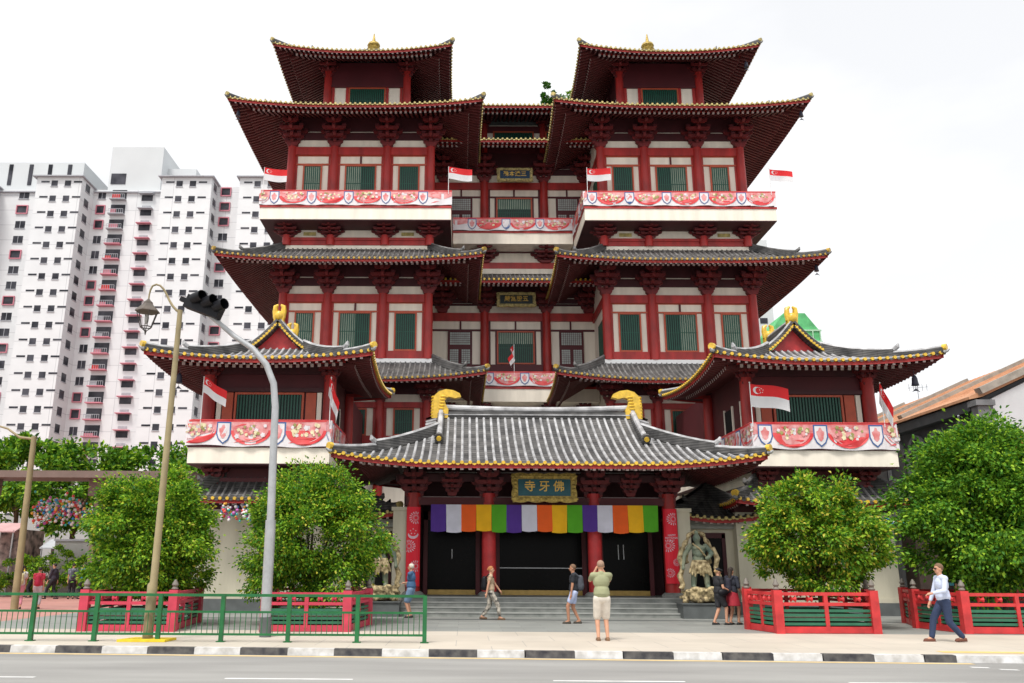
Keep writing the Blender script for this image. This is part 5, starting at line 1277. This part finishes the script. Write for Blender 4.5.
b = MB(); b.prism([(.35,-3),(.35,-.1),(8,3.5),(11,2.2),(11,-3)], (XW, 38.3, zr), (1,0,0), (0,0,1), (0,.25,0)); build('gable', b, shw, t)
b = MB(); b.box(XW-.55, XW+.3, 38.0, 38.7, 8.7, 8.95); b.box(XW-.45, XW+.2, 38.1, 38.6, 7.9, 8.7); b.box(XW-.3, XW+.1, 38.15, 38.6, 0, 7.9); b.box(XW-.4, XW+.15, 38.12, 38.6, 7.2, 7.35); build('pilaster', b, mat('facade_trim', (.16,.165,.17), .8, .2, 2), t)
b = MB(); b.box(XW-.45, XW-.003, 38.7, 70, 8.55, 9.0); b.prism([(0,9.1),(8,12.7),(8,9)], (XW+.01, 38.7, 0), (1,0,0), (0,0,1), (0,31,0)); build('cornice', b, shg, t)
for i in range(9):
    yy = 40.2+i*2.1; a = MB(); 
    pts = [(.62*math.cos(u), .62*math.sin(u)) for u in [math.pi*j/10 for j in range(11)]]; a.prism(pts+[(-.62,-1.9),(.62,-1.9)], (XW-.06, yy, 7.45), (0,1,0), (0,0,1), (.04,0,0), 1)
    ring = [(.85*math.cos(u), .85*math.sin(u)) for u in [math.pi*j/10 for j in range(11)]]; inn = [(.64*math.cos(u), .64*math.sin(u)) for u in [math.pi*j/10 for j in range(10, -1, -1)]]
    for j in range(10): a.prism([ring[j], ring[j+1], inn[9-j], inn[10-j]], (XW-.16, yy, 7.45), (0,1,0), (0,0,1), (.1,0,0), 0)
    a.box(XW-.14, XW-.02, yy-1.1, yy-.9, 3.5, 7.45, 0); build('arched_window', a, [mat('facade_trim', (.16,.165,.17), .8, .2, 2), hwin], t, recalc=True)
b = MB(); b.tube([(XW-.5, 39.6, 8.5), (XW-.2, 40.2, 7.9), (XW-.15, 40.2, 0)], .05, 7); build('drainpipe', b, hgrey, t)
t = thing('red_kiosk', 'small red gateway with orange tiled roof at the right edge', 'gateway', (20.5, 35, 0))
b = MB(); b.box(18.9, 22.5, 34.4, 36.2, 6.3, 6.4); b.prism([(-.3,0),(3.9,0),(3.3,.45),(.3,.45)], (18.9, 34.2, 6.4), (1,0,0), (0,0,1), (0,2.2,0)); build('roof', b, mat('orange_tiles', (.55,.10,.04), .6, .2, 4), t)
b = MB(); b.box(19.3, 22.5, 34.8, 35.8, 5.5, 6.3); build('beam', b, redb, t)
for x in (19.6, 22.2): b = MB(); b.box(x-.15, x+.15, 34.9, 35.2, 0, 5.5); build('post', b, redb, t)
t = thing('shopfront', 'dim ground floor shopfront behind the right planter', 'building', (17, 34, 0))
b = MB(); b.box(13.9, 14.9, 33.2, 34.2, 0, 3.0, 0); b.box(16.8, 24, 36.8, 37.4, 0, 3.3, 0); b.box(14.8, 24, 34, 37.5, 3.2, 3.5, 1); build('wall', b, [mat('dark_timber', (.05,.03,.022), .7, .3), shg], t)
rnd = random.Random(4)
for i in range(26):
    b = MB(); x = rnd.uniform(15, 22); z = rnd.uniform(.9, 2.2); yq = rnd.uniform(36.3, 36.5); b.box(x, x+rnd.uniform(.15,.4), yq, yq+.2, z, z+rnd.uniform(.1,.3), rnd.randint(0, 3))
    build('goods', b, [hpink, hwin, mat('shop_cream', (.6,.5,.35), .7), mat('shop_teal', (.03,.2,.25), .7)], t)
t = thing('far_tower', 'pale high-rise standing behind the right tower', 'building', (33, 100, 0))
b = MB(); b.box(26.5, 30.4, 90, 100, 0, 36.8); build('wall', b, hw2, t)
for i in range(11):
    m = MB(); z = 36.5-3*i
    m.box(28.9, 29.7, 89.95, 90.05, z-3.3, z-2.7)
    build('window', m, hwin, t)
t = thing('netted_building', 'building wrapped in green safety netting behind right pavilion roof', 'building', (28, 82, 0))
b = MB(); b.box(26.3, 31.0, 80, 84, 0, 23.6, 0); b.prism([(0,0),(4.7,0),(3.4,1.8),(1.4,1.8)], (26.3, 80, 23.6), (1,0,0), (0,0,1), (0,4,0), 0); build('netting', b, mat('green_netting', (.10,.42,.16), .8, .25, 1.5), t)
b = MB()
for z in (21, 22.5, 23.6): b.box(26.2, 31.1, 79.9, 80, z, z+.15)
for x in (26.3, 27.6, 28.9, 30.2, 30.9): b.box(x, x+.1, 79.88, 79.98, 0, 23.6)
build('scaffold', b, mat('pale_green_tube', (.35,.55,.38), .6), t)
t = thing('antenna', 'small roof aerial above the terracotta roof', 'antenna', (30, 62, 12))
b = MB(); b.tube([(30,62,11.8),(30,62,14.6)], .03, 5); b.beam((29.3,62,14.4),(30.8,62,14.5), .03, .03)
for q in range(5): b.beam((29.4+.32*q,62,14.2),(29.4+.32*q,62,14.7), .03, .03)
build('aerial', b, hgrey, t)

# ------------------------------------------------------------ left background
gb = 'shade trees behind the square on the left'
labs = ['feathery shade tree at the far left edge below the housing block', 'broad shade tree behind the leaning olive pole', 'dense shade tree behind the hanging ball cluster', 'shade tree left of the first planter tree', 'shade tree half hidden behind the left pavilion']
for i, (x, y, rx, z0, z1) in enumerate(((-37.5, 60, 4.2, 3.5, 10.4), (-32.3, 58, 3.8, 4.6, 9.9), (-27.6, 56, 3.6, 3.6, 9.3), (-24.2, 60, 3.6, 3.2, 9.4), (-20.0, 58, 3.0, 3.0, 8.6))):
    tree('shade_tree', labs[i], x, y, 0, rx, 3.0, z0, z1, 75, 120, .34, [lfA, lfB, lfC], (.5,.22,.28), 30+i, gb, boxy=1.0, trunk_r=.22, shell=.35)
for i, (x, y, h_) in enumerate(((-26.5, 47.5, 2.1), (-24.3, 47, 2.5), (-22.0, 46.5, 2.2))):
    tree('shrub', ['tall clipped shrub at left under the ball cluster', 'low round shrub behind the walking man', 'yellow green shrub beside the grey wall'][i], x, y, 0, 1.5, 1.0, .2, h_, 30, 100, .16, [lfA, lfB, lfC], (.4,.4,.2), 50+i, 'clipped shrubs on the square', trunk_r=.05)['category'] = 'shrub'
t = thing('walkway_canopy', 'long brown covered walkway roof crossing in front of the shade trees', 'walkway', (-24, 45, 0))
b = MB(); b.box(-42, -16.8, 44.6, 46.8, 5.95, 6.3); build('roof', b, mat('brown_canopy', (.17,.12,.10), .7, .1, 2), t)
for x in (-40, -33.5, -27.5, -21.9): b = MB(); b.box(x-.45, x+.45, 45.4, 45.8, 5.1, 5.95); b.box(x-.12, x+.12, 45.5, 45.7, 0, 5.2); build('post', b, MATS['brown_canopy'], t)
stalls = [(-32, -29.3, 50, 3.3, (.50,.47,.42)), (-29.1, -27.6, 50, 3.75, (.50,.30,.30)), (-26.6, -23.6, 51, 2.9, (.40,.42,.44)), (-23.4, -19, 51, 2.6, (.42,.44,.44))]
for i, (x0, x1, y, z, c) in enumerate(stalls):
    t = thing('market_stall', ['white roofed stall at the far left edge', 'stall with pink awning at the far left', 'white awning stall behind the walking man', 'pale awning stall behind the first planter'][i], 'stall', ((x0+x1)/2, y, 0), 'market stalls beyond the square')
    b = MB(); b.prism([(0,0),(1.3,.5),(1.3,.56),(0,.06)], (x0, y-1.2, z-.4), (0,1,0), (0,0,1), (x1-x0,0,0), 0); build('awning', b, mat('awning%d' % i, c, .7, .1, 2), t)
    b = MB(); b.box(x0+.1, x1-.1, y, y+2.5, 0, z-.2); build('booth', b, mat('booth_dark', (.05,.04,.04), .7, .7, 2.5, col2=(.42,.32,.28)), t)
    b = MB(); b.box(x0+.2, x1-.2, y-1.0, y-.4, 0, .95); build('counter', b, mat('counter%d' % i, (.35,.34,.30), .7, .2, 2), t)
    for x in (x0+.1, x1-.1): b = MB(); b.tube([(x, y-1.15, 0), (x, y-1.15, z-.3)], .04, 6); build('post', b, steel, t)
t = thing('square_backdrop', 'low white ground floor block behind the stalls at left', 'building', (-30, 66, 0))
b = MB(); b.box(-60, -14, 66, 70, 0, 5.2); build('wall', b, hw2, t)
t = thing('grey_screen_wall', 'low grey wall behind the walking people', 'wall', (-24, 48.7, 0))
b = MB(); b.box(-25.2, -22.6, 48.6, 48.9, 0, 2.9); build('panel', b, mat('grey_wall', (.35,.35,.33), .8, .1, 2), t)
b = MB(); b.box(-25.25, -22.55, 48.55, 48.95, 2.9, 3.0); build('coping', b, hgrey, t)
# clusters of coloured balls
bm_c = [mat('ball_%d' % i, c, .5, 0) for i, c in enumerate(((.7,.08,.06), (.75,.72,.7), (.04,.25,.55), (.05,.45,.40), (.75,.40,.05), (.5,.12,.4)))]
def balls(x0, x1, zf, y, n, r_, label, seed, thick=.5):
    t = thing('ball_garland', label, 'garland', ((x0+x1)/2, y, zf(.5)), 'hanging clusters of coloured balls'); rnd = random.Random(seed)
    wv = MB(); wv.tube([(x0+(x1-x0)*i/8, y, zf(i/8)) for i in range(9)], .015, 5); build('cord', wv, black, t)
    m = MB()
    for i in range(n):
        u = rnd.random(); m.ell((x0+(x1-x0)*u, y+rnd.uniform(-.4,.4)*thick, zf(u)+rnd.gauss(0,.32)*thick), (r_*rnd.uniform(.7,1.2),)*3, 7, 5, rnd.choice([0, 1, 1, 1, 2, 3, 4, 5]))
    tag(build('balls', m, bm_c, t, smooth='all'), kind='stuff')
balls(-25.8, -22.0, lambda u: 4.3-.6*u+.45*math.sin(u*3.1), 47, 420, .08, 'large drift of coloured balls under the trees at far left', 1, 1.1)
balls(-11.75, -10.65, lambda u: 3.55+.15*math.sin(u*3.1)-.2*u, 32.3, 90, .06, 'small ball cluster hanging left of the signal pole', 2, .5)
balls(-10.3, -9.3, lambda u: 3.0+.8*math.sin(u*2.5), 32.3, 100, .06, 'ball cluster hanging behind the signal pole', 3, .45)
balls(12.4, 13.3, lambda u: 3.1+.2*math.sin(u*3), 32.3, 30, .06, 'small ball cluster hanging between the two right trees', 4, .35)
# roof garden
tree('roof_conifer', 'small spiky conifer on the roof garden in the centre', 2.95, 55, 29.6, .42, .4, 31.4, 35.6, 34, 60, .20, [lfC, lfA], (.8,.2), 60, trunk_r=.05, boxy=1.3, down=-.6)
tree('roof_bush', 'green bush on the roof garden beside the right turret', 4.3, 55, 29.6, 1.3, .8, 31.6, 34.3, 40, 80, .2, [lfA, lfB, lfC], (.5,.3,.2), 61, trunk_r=.07)
tree('roof_bush', 'green bush on the roof garden beside the left turret', -5.1, 55, 29.6, 1.3, .8, 31.6, 33.9, 40, 80, .2, [lfA, lfB, lfC], (.5,.3,.2), 62, trunk_r=.07)
